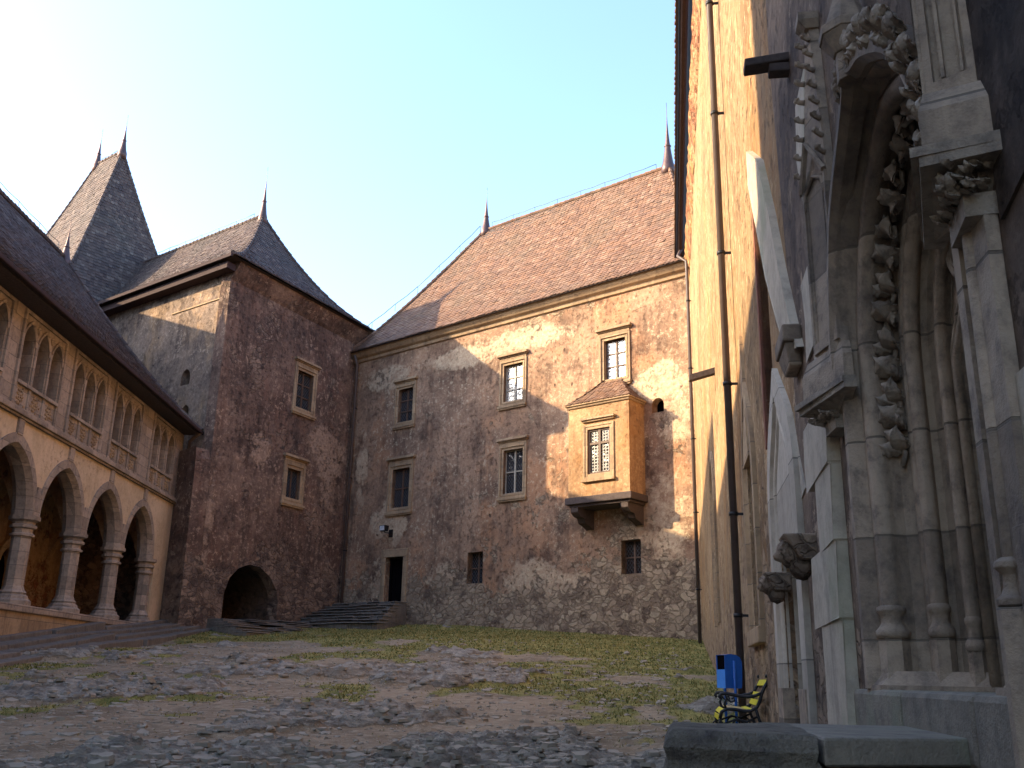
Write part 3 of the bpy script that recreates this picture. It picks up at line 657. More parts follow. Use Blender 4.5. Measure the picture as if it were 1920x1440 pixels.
# arch voussoirs with label stops and key blocks
for xc, hw in arches:
    mb = MB(); path = []
    po = arch_pts(xc, hw+.24, SPR, 2.0+.3, 10); pi = arch_pts(xc, hw, SPR, 2.0, 10); pm = arch_pts(xc, hw-.14, SPR, 2.0-.1, 10); n = len(po)
    vs = []
    for (a, b_), (c0_, d0) , (e0, f0) in zip(po, pi, pm):
        vs += [(a, -.002, b_), (a, -.05, b_), (c0_, -.05, d0), (e0, .12, f0), (e0, .42, f0), (c0_, .6, d0)]
    mb.add(vs, [(6*i+k, 6*i+k+1, 6*i+k+7, 6*i+k+6) for i in range(n-1) for k in range(5)])
    mb.box(xc-.17, xc+.17, -.075, 0, SPR+2.22, ZS)
    mb.box(xc-hw-.27-.28, xc-hw-.27+.28, -.065, 0, SPR+.02, SPR+.95, top=(xc-hw-.37, xc-hw-.17, -.05, 0))
    mb.build('arch', m_ash, aw)
# columns
def oct_prof(mb, x, y, prof): mb.lathe(x, y, prof, 8, False, math.pi/8)
col0 = None
for k, x in enumerate(COLX):
    if x < XN: break
    y = .28
    mb = MB(); oct_prof(mb, x, y, [(.34, 3.86), (.285, 4.0), (.285, 5.5)]); c = mb.build('column', m_ash, aw)
    mb = MB(); oct_prof(mb, x, y, [(.29, 5.5), (.36, 5.52), (.37, 5.58), (.30, 5.62), (.30, 5.74), (.39, 5.78), (.40, 5.86), (.33, 5.9), (.34, 5.96), (.46, 6.02), (.47, 6.14)]); mb.build('capital', m_ash, c)
    mb = MB(); oct_prof(mb, x, y, [(.56, 3.42), (.56, 3.55), (.47, 3.62), (.45, 3.7), (.38, 3.74), (.40, 3.8), (.33, 3.88)]); mb.build('column_base', m_ash, c)
# plinth
mb = MB(); mb.box(XN, .1, -.28, .9, 3.2, 3.42); mb.build('parapet_coping', m_ash, aw, .03)
mb = MB(); mb.box(XN, .1, -.2, .8, 0, 3.2); mb.build('parapet', m_trim, aw)
# gallery floor / inner wall / vault
mb = MB(); mb.box(XN, .1, .9, 4.6, 2.3, 2.7); mb.build('gallery_floor', m_step, aw)
din = [arch_pts(x, .7, 5.2, .9, 6)+[(x-.7, 2.7), (x+.7, 2.7)] for x in (-5.9, -13.2, -21)]
mb = MB(); wall_panel(mb, rect(XN, .1, 2.3, 8.9), din, 4.4, .3); mb.build('inner_wall', m_inner, aw)
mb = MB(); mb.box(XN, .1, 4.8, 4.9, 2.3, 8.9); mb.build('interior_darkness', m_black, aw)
for x in (-5.9, -13.2, -21):
    mb = MB(); po = arch_pts(x, .98, 5.2, 1.25, 8); pi = arch_pts(x, .72, 5.2, .92, 8); po = [(x+.98, 2.7)]+po+[(x-.98, 2.7)]; pi = [(x+.72, 2.7)]+pi+[(x-.72, 2.7)]; n = len(po)
    mb.add([q for (a, b_), (e, f_) in zip(po, pi) for q in ((a, 4.4, b_), (a, 4.25, b_), (e, 4.25, f_), (e, 4.45, f_))], [(4*i+j, 4*i+j+1, 4*i+j+5, 4*i+j+4) for i in range(n-1) for j in range(3)]); mb.build('inner_door', m_trim, aw)
# cross vault ribs (barrel strips between columns and wall)
for x in COLX:
    if x < XN: break
    mb = MB(); P = [(x, .5+3.9*q, 6.0+2.5*math.sin(math.pi*q)**.8) for q in [i/10 for i in range(11)]]
    mb.add([v for p in P for v in ((p[0]-.2, p[1], p[2]), (p[0]+.2, p[1], p[2]), (p[0]+.2, p[1], 8.85), (p[0]-.2, p[1], 8.85))], [(4*i+j, 4*i+(j+1) % 4, 4*i+4+(j+1) % 4, 4*i+4+j) for i in range(10) for j in range(4)]); mb.build('vault_rib', m_inner, aw)
mb = MB(); mb.box(XN, .1, .56, 4.4, 8.6, 8.85); mb.build('vault_ceiling', m_inner, aw)
# string course
mb = MB(); mb.box(XN, .14, -.1, 0, 8.82, 8.9); mb.box(XN, .14, -.18, .3, 8.9, 9.06); mb.box(XN, .14, -.1, .3, 9.06, 9.13); mb.build('string_course', m_ash, aw, .02)
# upper storey
ZW = 12.25; hol = []; groups = []
for k in range(8):
    xc = -2.62-3.8*k+.0
    if k >= 1: xc = -7.12-3.85*(k-1)
    if xc-1.6 < XN: break
    groups.append(xc)
    for j in (-1, 0, 1):
        hol.append(arch_pts(xc+j*1.0, .38, 11.15, .62, 6)+[(xc+j*1.0-.38, 9.9), (xc+j*1.0+.38, 9.9)])
mb = MB(); wall_panel(mb, rect(XN, .1, 9.13, ZW), hol, 0, .42, back=True); mb.build('wall', m_ash, aw)
for xc in groups:
    mb = MB(); 
    for x0, x1 in ((xc-1.58, xc-1.45), (xc+1.45, xc+1.58)): mb.box(x0, x1, -.07, 0, 9.13, 12.0)
    mb.box(xc-1.58, xc+1.58, -.07, 0, 12.0, 12.1); mb.box(xc-1.45, xc+1.45, -.1, .0, 9.8, 9.9)
    for j in (-1, 1):
        mb.box(xc+j*.5-.06, xc+j*.5+.06, -.05, 0, 9.9, 11.3)
    for j in (-1.45, -.5, .5, 1.45):
        mb.box(xc+j-.07, xc+j+.07, -.055, 0, 9.13, 9.8)
    for j in (-1, 0, 1):
        po = arch_pts(xc+j, .47, 11.15, .74, 6); pi = arch_pts(xc+j, .38, 11.15, .62, 6)
        mb.add([q for (a, b_), (e, f_) in zip(po, pi) for q in ((a, -.0, b_), (a, -.05, b_), (e, -.03, f_))], [(3*i+q, 3*i+q+1, 3*i+q+4, 3*i+q+3) for i in range(len(po)-1) for q in range(2)])
    W = mb.build('lancet_window', m_ash, aw)
    rnd = random.Random(int(xc*10))
    for j in (-1, 0, 1):           # carved relief panels under the lancets
        mb = MB()
        for q in range(16):
            a_ = q*.7; rr = .05+.2*q/16
            mb.blob((xc+j+rr*math.cos(a_)*.9, -.01, 9.46+rr*math.sin(a_)*.95), (.055, .045, .05), q, .2, 6, 4)
        for q in range(8): mb.blob((xc+j+rnd.uniform(-.32, .32), -.005, 9.46+rnd.uniform(-.27, .27)), (.05, .035, .04), q, .2, 6, 4)
        mb.build('carved_panel', m_trim, W)
    for j in (-.5, .5):
        mb = MB(); mb.blob((xc+j, -.02, 11.72), (.09, .06, .13), 3, .2); mb.build('carved_boss', m_ash, W)
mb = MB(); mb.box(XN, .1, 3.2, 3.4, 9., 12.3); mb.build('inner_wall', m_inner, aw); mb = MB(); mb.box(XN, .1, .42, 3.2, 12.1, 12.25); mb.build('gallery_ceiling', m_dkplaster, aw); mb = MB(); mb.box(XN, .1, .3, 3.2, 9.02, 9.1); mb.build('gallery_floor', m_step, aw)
mb = MB(); mb.box(-.25, .1, .55, 13.5, 0, 12.3); mb.box(XN, .1, 13., 13.5, 0, 12.3); mb.build('wall', m_towr, aw)
g_w = lambda t: .70*t+.30*t**1.7
rf, b1, b2, _ = hipped_roof(aw, 'roof', -20.8, .0, -.8, 14.0, 12.35, 20.7, 0, .5, g_w, m_tiled, 'fr', te=.25, tw=.27, seed=34)
hipped_roof(aw, 'roof', XN-1, -20.85, -.8, 8.4, 12.35, 16.6, 0, 0, g_w, m_tiled, 'f', te=.25, tw=.27, seed=35)
spire(aw, (b2[0], b2[1], b2[2]-.1), 2.2, .26); wire(aw, [(b1[0]+.7, b1[1], b1[2]), (b2[0]-.9, b2[1], b2[2])], .45, 2.)
mb = MB(); mb.box(XN, .05, -.93, -.78, 12.18, 12.33); mb.build('gutter', m_pipeg, aw, .03)
mb = MB(); mb.box(XN, .0, -.72, -.0, 12.16, 12.24); mb.build('eaves_boarding', m_wood, aw)
mb = MB(); mb.box(-8, 4, 8.4, 20, 0, 21.7, top=(-7, 3, 10.5, 15)); mb.box(-7.5, 9, 14, 19, 0, 24.2); mb.build('unseen_rear_shade_block', m_towl, aw)  # unseen blocks behind the arcade roof, added to shade the tower's left face
# unseen tall block at the wing's near end, added to shade the right wall
mb = MB(); mb.box(-60, XN-.005, -.6, 12, 0, 31); mb.build('unseen_near_shade_block', m_towl, aw)
aw_pipe = pipe_thing('brown downpipe at the far corner of the arcade wing beside the tower', LW, [(-.3, -.86, 12.2), (.05, -.3, 11.9), (.2, -.22, 11.3), (.2, -.22, 9.3), (.35, -.3, 8.9), (.35, -.3, 3.1)], .1, m_pipe, [(.2, -.22, 10.2), (.35, -.3, 7), (.35, -.3, 4.5)])
# ================================================================ RIGHT RANGE (chapel side)
rw = thing('chapel_range', 'tall ochre plastered range with carved gothic portal running along the right edge', 'building', RW, (0, 0, 0))
def ru(px, py, y=0.):
    x, z = RW.hit(px, py, y); return -x, z
PF, PN, PSP, PRISE = 6.36, 3.84, 3.5, 1.38      # portal far / near edge (distance along wall), springing, rise
pc, phw = -(PF+PN)/2, (PF-PN)/2
ZTH = 1.58
def port_arch(r, n=14):
    th = [math.pi*i/(2*n) for i in range(2*n+1)]
    return [(pc+(phw-r)*math.cos(t), PSP+(PRISE-r)*(.8*math.sin(t)+.2*(1-abs(t-math.pi/2)/(math.pi/2)))) for t in th]
portal_hole = port_arch(0)+[(pc-phw, ZTH-.3), (pc+phw, ZTH-.3)]
# tall slot window, small door, farther windows
slot = [(-11.62, 4.3), (-10.75, 4.3), (-10.75, 7.3), (-11.15, 8.0), (-11.62, 7.85)]
sd_c, sd_hw = -10.3, .72
sdoor = arch_pts(sd_c, sd_hw, 3.35, .62, 8)+[(sd_c-sd_hw, 1.0), (sd_c+sd_hw, 1.0)]
bd_c, bd_hw = -14.3, .6
bdoor = arch_pts(bd_c, bd_hw, 4.4, .95, 8)+[(bd_c-bd_hw, 2.35), (bd_c+bd_hw, 2.35)]
fd_c = -26.; fdoor = arch_pts(fd_c, .8, 5.9, 1.3, 8)+[(fd_c-.8, 3.0), (fd_c+.8, 3.0)]
RH = 19.4
SPLIT = -9.2       # near part carries bare grey plaster, far part the ochre coat
mb = MB(); wall_panel(mb, [(-40.2, 0), (SPLIT, 0), (SPLIT-.1, 3.2), (SPLIT+.25, 5.), (SPLIT-.1, 8.), (SPLIT+.1, 12), (SPLIT, RH), (-40.2, RH)], [slot, sdoor, bdoor, fdoor], 0, .7)
mb.build('wall', m_right, rw)
mb = MB(); wall_panel(mb, [(SPLIT, 0), (8, 0), (8, RH), (SPLIT, RH), (SPLIT+.1, 12), (SPLIT-.1, 8.), (SPLIT+.25, 5.), (SPLIT-.1, 3.2)], [portal_hole], 0, .95)
mb.build('wall', m_near, rw)
mb = MB(); mb.prism([(-3.36, 3.2), (-3.1, 3.25), (-2.9, 2.9), (8, 2.6), (8, 9), (-5.0, 9), (-5.1, 7.2), (-3.9, 6.1), (-3.45, 5.2)], -.014, .02); mb.build('dark_render_coat', m_dark, rw)
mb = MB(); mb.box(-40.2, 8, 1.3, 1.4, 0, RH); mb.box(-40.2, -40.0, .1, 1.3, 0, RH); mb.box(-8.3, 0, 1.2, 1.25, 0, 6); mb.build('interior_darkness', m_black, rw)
mb = MB(); mb.box(-40.2, 8, .5, 13, RH, RH+.2); mb.box(-40.2, 8, 12.5, 13, 0, RH); mb.box(-40.2,-39.8, 1.4, 12.5, 0, RH); mb.build('wall', m_right, rw)
# eaves: rough brick cove, roof, gutter
mb = MB(); 
rnd = random.Random(5); nseg = 160; pr = [(-.0, RH-1.0), (-.05, RH-.85), (-.09, RH-.6), (-.13, RH-.35), (-.19, RH-.05), (0, RH+.1)]
vs = []
for i in range(nseg+1):
    x = -40.2+48.2*i/nseg
    for y, z in pr: vs.append((x, y+rnd.uniform(-.035, .035), z+rnd.uniform(-.03, .03)))
mb.add(vs, [(6*i+k, 6*i+k+1, 6*i+k+7, 6*i+k+6) for i in range(nseg) for k in range(5)]); mb.build('cornice', m_cove, rw)
mb = MB(); sh = MB(); tile_slope(mb, (-40.5, -.62, 0), (1, 0, 0), (0, 1, 0), 48, 6.5, 0, 0, lambda t: RH+.25+8*t, .27, .25, seed=41, sheet=sh)
rf = mb.build('roof', m_tile, rw); sh.build('roof_boarding', m_sheet, rf)
GZ = 19.62; gy = -.35
mb = MB()
vs = []; sec = [(gy-.16, GZ+.06), (gy-.15, GZ-.04), (gy-.09, GZ-.12), (gy, GZ-.14), (gy+.07, GZ-.1), (gy+.12, GZ+.06)]
n = len(sec); mb.add([(x, y, z) for x in (-39.6, 8) for y, z in sec], [(i, i+1, i+1+n, i+n) for i in range(n-1)]+[tuple(range(n))])
mb.build('gutter', m_pipeg, rw)
# ---- main downpipes
u0, z0 = ru(1336, 0, -.16)
pm = 15.9
main_pipe = pipe_thing('thick brown downpipe on the right range running down behind the blue litter bin', RW, [(-pm+.0, gy, GZ-.1), (-pm, -.3, GZ-.9), (-pm, -.17, GZ-1.3), (-pm, -.17, 1.0)], .06, m_pipe, [(-pm, -.17, z_) for z_ in (16.5, 14.0, 11.6, 8.8, 6.4, 4.2, 2.6)])
cp = pipe_thing('thin brown downpipe in the back corner between the ochre wall and the red roofed range', RW, [(-39.0, gy, GZ-.1), (-38.9, -.5, GZ-.45), (-38.7, -.14, GZ-.8), (-38.7, -.14, 2.6)], .07, m_pipe, [(-38.7, -.14, z_) for z_ in (17, 14, 11, 8, 5)])
cp2 = pipe_thing('dark downpipe in the left inner corner between tower and back range', BW, [(-21.3, -.5, 19.1), (-21.35, -.2, 18.6), (-21.35, -.16, 4.2)], .08, m_pipe, [(-21.35, -.16, z_) for z_ in (16, 12, 8)])
# ================================================================ PORTAL
def path_fn(x0s, prof_r):
    pass
def portal_path(n=16):
    fs = []
    for z in (ZTH+.0, 2.2, 2.8, 3.3): fs.append(lambda r, y, z=z: (pc-phw+r, y, z))       # far jamb
    def at_(r, y, t): return (pc+(phw-r)*math.cos(t), y, PSP+(PRISE-r)*(.8*math.sin(t)+.2*(1-abs(t-math.pi/2)/(math.pi/2))))
    for i in range(2*n, -1, -1): fs.append(lambda r, y, t=math.pi*i/(2*n): at_(r, y, t))
    for z in (3.3, 2.8, 2.2, ZTH): fs.append(lambda r, y, z=z: (pc+phw-r, y, z))
    return fs
def roll(cx, cy, rad, a0, a1, n=8): return [(cx+rad*math.cos(R_(a0+(a1-a0)*i/n)), cy+rad*math.sin(R_(a0+(a1-a0)*i/n))) for i in range(n+1)]
prof = [(-.10, .0), (-.10, -.05), (-.02, -.05), (.0, -.02), (.01, .05), (.035, .055)]
prof += roll(.095, .105, .062, 200, 420, 9)      # first roll
prof += [(.115, .185), (.10, .23), (.135, .29), (.20, .31)]            # deep hollow for the foliage
prof += [(.225, .27), (.25, .275)]+roll(.30, .325, .045, 220, 430, 7)
prof += [(.27, .39), (.28, .43), (.34, .455), (.385, .44)]+roll(.435, .465, .036, 220, 430, 6)+[(.43, .53), (.44, .57), (.50, .58), (.50, .86)]
PT = MB().sweep(prof, portal_path()).build('portal', m_portal, rw)
for f in PT.data.polygons: f.use_smooth = False
PT.data.shade_smooth() if hasattr(PT.data, 'shade_smooth') else None
md = PT.modifiers.new('sharp', 'EDGE_SPLIT'); md.split_angle = R_(40)
# colonnette bases on both jambs (drawn as turned rings and polygonal plinths)
for sgn, xe in ((1, pc-phw), (-1, pc+phw)):
    for r, y, rad, zt in ((.10, .10, .062, 2.06), (.30, .325, .046, 2.06), (.435, .465, .034, 1.98)):
        mb = MB(); x = xe+sgn*r; hh = zt-1.58
        mb.lathe(x, y, [(rad*1.0, zt), (rad*1.35, zt-.01), (rad*1.4, zt-.035), (rad*1.1, zt-.055), (rad*1.0, zt-.10), (rad*1.25, zt-.125), (rad*1.62, zt-.15), (rad*1.6, zt-.18), (rad*1.3, zt-.195)][::-1], 16)
        mb.lathe(x, y, [(rad*1.75, ZTH), (rad*1.5, ZTH+.07), (rad*1.42, ZTH+.09), (rad*1.42, zt-.18)], 6, False, .3)
        mb.build('colonnette_base', m_portal, PT)
    mb = MB(); mb.hprism([(xe+sgn*q[0], q[1]) for q in ((-.1, -.04), (.2, -.02), (.56, .5), (.56, .9), (-.1, .9))][::sgn], ZTH-.32, ZTH+.02)
    mb.hprism([(xe+sgn*q[0], q[1]) for q in ((-.08, -.03), (.17, -.0), (.53, .5), (.53, .88), (-.08, .88))][::sgn], ZTH+.021, ZTH+.1, .93, (xe, .9)); mb.build('jamb_plinth', m_portal, PT)
# foliage running up the hollow
pf = portal_path()
def leaf(mb, P, t, n, s, seed):
    """curled lobed leaf: P root, t growth direction, n face direction; a folded sheet with its own thickness"""
    rnd = random.Random(seed); t = Vector(t).normalized(); n = Vector(n).normalized(); b = t.cross(n)
    if b.length < .1: n = Vector((.3, -1, .2)).normalized(); b = t.cross(n)
    b.normalize(); n = b.cross(t).normalized(); P = Vector(P)
    NS, NT_ = 12, 4; k1 = rnd.uniform(2.2, 3.2); tw = rnd.uniform(-.5, .5); fr_, bk = [], []
    cur = P.copy(); ang = -.5; L = s*1.25/NS
    for i in range(NS+1):
        q = i/NS; d = t*math.cos(ang)+n*math.sin(ang)*-1; nn = n*math.cos(ang)+t*math.sin(ang)
        wd = s*.52*(math.sin(math.pi*min(1, q*.92+.08))**.55)*(.72+.28*abs(math.cos(q*3*math.pi)))
        bb = (b*math.cos(tw*q)+nn*math.sin(tw*q))
        for j in range(-NT_, NT_+1):
            u = j/NT_; rid = .10*s*(math.cos(u*math.pi*1.5)*.5)-.16*s*abs(u)**1.5+.035*s*math.cos(u*9)
            p = cur+bb*(wd*u)+nn*rid; fr_.append(p); bk.append(p-nn*(.07*s+.12*s*(1-abs(u))))
        cur = cur+d*L; ang += (k1*q-.55)*(3.2/NS)*-1*-1 if q < .55 else k1*1.15/NS*-1*-1
    W = 2*NT_+1; N0 = len(fr_); F = []
    for i in range(NS):
        for j in range(W-1):
            a_ = i*W+j; F.append((a_, a_+1, a_+W+1, a_+W)); F.append((N0+a_, N0+a_+W, N0+a_+W+1, N0+a_+1))
        for j in (0, W-1): a_ = i*W+j; F.append((a_, a_+W, N0+a_+W, N0+a_))
    for j in range(W-1): a_ = NS*W+j; F.append((a_, a_+1, N0+a_+1, N0+a_))
    mb.add(fr_+bk, F, True)
def along_portal(r, y, zmin):
    pts = [Vector(f(r, y)) for f in pf]; out = [pts[0]]
    for i in range(len(pts)-1):
        n = max(1, int((pts[i+1]-pts[i]).length/.03))
        for k in range(n): out.append(pts[i]+(pts[i+1]-pts[i])*(k/n))
    return out
P = along_portal(.165, .235, 0)
fo = MB(); acc = 0; last = P[0]; kk = 0
for i in range(1, len(P)-1):
    acc += (P[i]-P[i-1]).length
    if acc > .15:
        acc = 0; kk += 1
        if P[i].z > 2.95:
            t = (P[i+1]-P[i-1]).normalized()
            if P[i].x > pc: t = -t
            sg_ = 1 if P[i].x < pc else -1; alt = 1 if kk % 2 else -1
            nrm_ = Vector((.7*sg_, -.75, 0)); side_ = t.cross(nrm_).normalized()*alt
            leaf(fo, P[i]-side_*.035, t*.9+side_*.55+nrm_*.25, nrm_, .185, kk); leaf(fo, P[i]+nrm_*.01, t*.5-side_*.8+nrm_*.3, nrm_, .12, kk+90)
            fo.tube([P[i]-t*.08, P[i]+side_*.03, P[i]+t*.08], .018, 6)
fo.build('carved_foliage', m_carve, PT)
# inner door head: shouldered lintel, tympanum with carved tracery
zi = 3.25
mb = MB(); inner = [(pc-.72, ZTH), (pc-.72, 3.45), (pc-.40, 3.74), (pc+.40, 3.74), (pc+.72, 3.45), (pc+.72, ZTH)]
arc = port_arch(.46, 8)
outl = [(pc+phw-.46, ZTH)]+arc+[(pc-phw+.46, ZTH)]
mb2 = MB(); poly = outl+inner
mb2.add([(x, .53, z) for x, z in poly], [tuple(t) for t in tessellate_polygon([[Vector((x, z, 0)) for x, z in poly]])])
m_ = len(inner)
mb2.add([(x, y, z) for y in (.53, .82) for x, z in inner], [(i, i+1, i+1+m_, i+m_) for i in range(m_-1)])
mb2.build('tympanum', m_portal, PT)
for k_, (off_, rr) in enumerate(((.03, .035), (.10, .022))):
    mb = MB(); mb.tube([(x+(off_ if x > pc else -off_)*.9, .525, z+(off_ if z > 2 else 0)) for x, z in inner], rr, 8); mb.build('door_moulding', m_portal, PT)
mb = MB()
for cx, cz, r_ in ((pc-.38, 4.12, .22), (pc+.38, 4.12, .22), (pc, 4.32, .22), (pc-.16, 3.95, .12), (pc+.16, 3.95, .12)):
    mb.tube([(cx+r_*math.cos(a_), .505, cz+r_*math.sin(a_)) for a_ in [q*math.pi/12 for q in range(25)]], .026, 6)
    for q in range(4):
        a_ = q*math.pi/2+.4; mb.tube([(cx+r_*.55*math.cos(a_)+r_*.38*math.cos(b_), .51, cz+r_*.55*math.sin(a_)+r_*.38*math.sin(b_)) for b_ in [a_-2.2+j*.55 for j in range(9)]], .016, 5)
for q in range(26):
    rnd = random.Random(q); leaf(mb, (pc+rnd.uniform(-.62, .62), .52, rnd.uniform(3.85, 4.4)), (rnd.uniform(-1, 1), 0, rnd.uniform(-.6, 1)), (0, -1, 0), .085, q)
mb.build('carved_tracery', m_carve, PT)
# hood mould: ogee with crockets ending in an octagonal finial
def hood_pts(side, n=18):
    pts = []
    x0 = pc+side*(phw+.42); 
    ax_ = -5.02
    ctrl = [(pc+side*1.32, 3.62), (pc+side*1.25, 4.0), (pc+side*.92, 4.52), (ax_+side*.36, 4.86), (ax_+side*.12, 4.93), (ax_, 5.02)]
    # Catmull-Rom
    C = [ctrl[0]]+ctrl+[ctrl[-1]]
    for i in range(1, len(C)-2):
        for k in range(5):
            t = k/5; a, b_, c0_, d0 = C[i-1], C[i], C[i+1], C[i+2]
            pts.append(tuple(.5*((2*b_[j])+(-a[j]+c0_[j])*t+(2*a[j]-5*b_[j]+4*c0_[j]-d0[j])*t*t+(-a[j]+3*b_[j]-3*c0_[j]+d0[j])*t**3) for j in (0, 1)))
    pts.append(ctrl[-1]); return pts
for side in (1, -1):
    hp = hood_pts(side); mb = MB(); n = len(hp); vs = []
    for i, (x, z) in enumerate(hp):
        a = Vector(hp[min(i+1, n-1)])-Vector(hp[max(i-1, 0)]); a.normalize(); nx, nz = (a.y*side, -a.x*side); pj = .11+.07*(i/n)**2
        for off_, y in ((-.085, 0.), (-.085, -pj*.55), (-.03, -pj), (.035, -pj), (.07, -pj*.6), (.07, 0.)): vs.append((x-nx*off_, y, z-nz*off_))
    mb.add(vs, [(6*i+k, 6*i+k+1, 6*i+k+7, 6*i+k+6) for i in range(n-1) for k in range(5)])
    H = mb.build('hood_mould', m_portal, PT)
    for i in range(2 if side > 0 else 17, n-1, 1):
        mb = MB()
        x, z = hp[i]; a = Vector(hp[min(i+1, n-1)])-Vector(hp[i-1]); a.normalize(); nv = Vector((a.y*side, 0, -a.x*side))
        if nv.z < 0: nv = -nv
        tg = Vector((a.x, 0, a.y))
        if i % 2:
            leaf(mb, Vector((x, -.09, z))+nv*.05, nv+Vector((0, -.3, 0))+tg*.2, Vector((0, -1, 0)), .12, i)
            mb.blob(Vector((x, -.14, z))+nv*.15+tg*.02, (.03, .035, .045), i, .1, 8, 6)
            for bb_ in (-1, 1): leaf(mb, Vector((x, -.10, z))+nv*.08, nv+tg*.7*bb_+Vector((0, -.2, 0)), Vector((0, -1, 0)), .075, i+9)
            leaf(mb, Vector((x, -.10, z))+nv*.1-tg*.03, nv*.8+tg*.6, Vector((0, -1, 0)), .11, i+5)
        leaf(mb, Vector((x, -.11, z))+nv*.01, tg*(1 if i % 3 else -1)+nv*.5+Vector((0, -.3, 0)), Vector((0, -1, 0)), .085, i+50)
        mb.build('crocket', m_carve, PT)
mb = MB(); fx = pc
oc = lambda r: [(-5.02+r*math.cos(R_(a)), -.11+r*math.sin(R_(a))) for a in range(22, 382, 45)]
mb.hprism(oc(.08), 4.9, 5.08); mb.hprism(oc(.09), 5.08, 5.19, 1.75); mb.hprism(oc(.165), 5.19, 5.25); mb.hprism(oc(.14), 5.25, 5.5, .4)
mb.build('finial', m_portal, PT, .006)
# pinnacles on corbels either side
def pinnacle(sd, far):
    """canted pinnacle: plan given as (distance from the arch axis, projection)"""
    dx_ = .0 if far else -.045
    Q = lambda pl, k=1.: [(pc+sd*(e+dx_), -q*k) for e, q in pl]
    blk = [(1.84, 0), (1.75, .24), (1.14, .06), (1.14, 0)]; led = [(1.90, 0), (1.80, .30), (1.06, .09), (1.06, 0)]; sh_ = [(1.68, 0), (1.57, .155), (1.2, .055), (1.2, 0)]
    mid = lambda pl: (pc+sd*sum(e for e, q in pl)/4, 0)
    mb = MB(); mb.hprism(Q(blk), 3.5, 3.68); mb.hprism(Q(blk), 3.68, 3.78, .84, (pc+sd*1.45, 0)); mb.hprism(Q(sh_), 3.7, 5.15)
    # raised fillets framing the recessed panels on the two faces
    def face(p, q, z0, z1):
        a = Vector((pc+sd*p[0], -p[1], 0)); b_ = Vector((pc+sd*q[0], -q[1], 0)); t_ = (b_-a).normalized(); n_ = Vector((t_.y, -t_.x, 0))
        c_ = Vector((pc+sd*1.4, 0, 0))
        if n_.dot(a-c_) < 0: n_ = -n_
        L_ = (b_-a).length
        def bar(u0, u1, za, zb, o=.02):
            vs = [a+t_*u+n_*o_+Vector((0, 0, z)) for z in (za, zb) for u, o_ in ((u0, 0), (u1, 0), (u1, o), (u0, o))]
            mb.add(vs, [(0, 1, 2, 3), (7, 6, 5, 4), (0, 4, 5, 1), (1, 5, 6, 2), (2, 6, 7, 3), (3, 7, 4, 0)])
        bar(0, .03, z0, z1); bar(L_-.03, L_+.0, z0, z1); bar(.03, L_-.03, z0, z0+.07); bar(.045, .055, z0+.08, z1, .01); bar(L_-.075, L_-.06, z0+.08, z1, .014)
        return a, b_, n_, L_, t_
    for p, q in ((sh_[0], sh_[1]), (sh_[1], sh_[2])):
        a, b_, n_, L_, t_ = face(p, q, 3.8, 5.06)
        m0 = a+t_*(L_/2); up = Vector((0, 0, 1))
        mb.tube([a+n_*.02+up*5.06, m0+n_*.05+up*5.36, b_+n_*.02+up*5.06], .024, 5, False)
        mb.tube([a+t_*.03+n_*.015+up*4.9, a+t_*.05+n_*.015+up*5.02, m0+n_*.015+up*5.1, b_-t_*.05+n_*.015+up*5.02, b_-t_*.03+n_*.015+up*4.9], .014, 5)
    base_ = Q(sh_); cx = pc+sd*1.38
    tp = [(cx+.045*sd, 0), (cx+.035*sd, -.09), (cx-.035*sd, -.07), (cx-.045*sd, 0)]
    mb.add([(x, y, 5.15) for x, y in base_]+[(x, y, 6.32) for x, y in tp], [(0, 1, 2, 3), (7, 6, 5, 4)]+[(i, (i+1) % 4, (i+1) % 4+4, i+4) for i in range(4)])
    mb.hprism([(cx-.06, 0), (cx-.06, -.10), (cx+.06, -.10), (cx+.06, 0)], 6.32, 6.38, 1.5, (cx, 0)); mb.hprism([(cx-.09, 0), (cx-.09, -.15), (cx+.09, -.15), (cx+.09, 0)], 6.38, 6.44)
    for i in range(8):
        q = i/8+.04; z = 5.15+1.17*q
        for j in (1, 2, 0):
            x = base_[j][0]*(1-q)+tp[j][0]*q; y = base_[j][1]*(1-q)+tp[j][1]*q
            mb.tube([(x, y, z), (x+(x-cx)*.1, y-.035, z+.01), (x+(x-cx)*.15, y-.05, z+.035)], [.022, .018, .026], 6); mb.blob((x+(x-cx)*.15, y-.052, z+.03), (.027, .024, .02), i, .2, 6, 4)
    o_ = mb.build('pinnacle', m_portal, PT, .004)
    mb = MB(); mb.hprism(Q(led), 3.46, 3.5); mb.hprism(Q([(e, q*.9) for e, q in led]), 3.42, 3.46)
    t0 = [(1.70, 0), (1.68, .08), (1.46, .06), (1.46, 0)]
    mb.add([(x, y, 3.34) for x, y in Q(t0)]+[(x, y, 3.42) for x, y in Q([(1.76, 0), (1.68, .20), (1.14, .06), (1.14, 0)])], [(0, 1, 2, 3), (7, 6, 5, 4)]+[(i, (i+1) % 4, (i+1) % 4+4, i+4) for i in range(4)])
    mb.hprism(Q([(1.74, 0), (1.72, .11), (1.44, .085), (1.44, 0)]), 3.25, 3.34)
    for q in range(26):
        rnd = random.Random(q+int(sd*10)); e = 1.42+.34*(q % 7)/6; leaf(mb, (pc+sd*e, -.04-rnd.uniform(0, .1), 3.31+rnd.uniform(0, .05)), (sd*rnd.uniform(-.1, .5), -.8, 1.), (rnd.uniform(-.3, .3), -1, 0), .05, q)
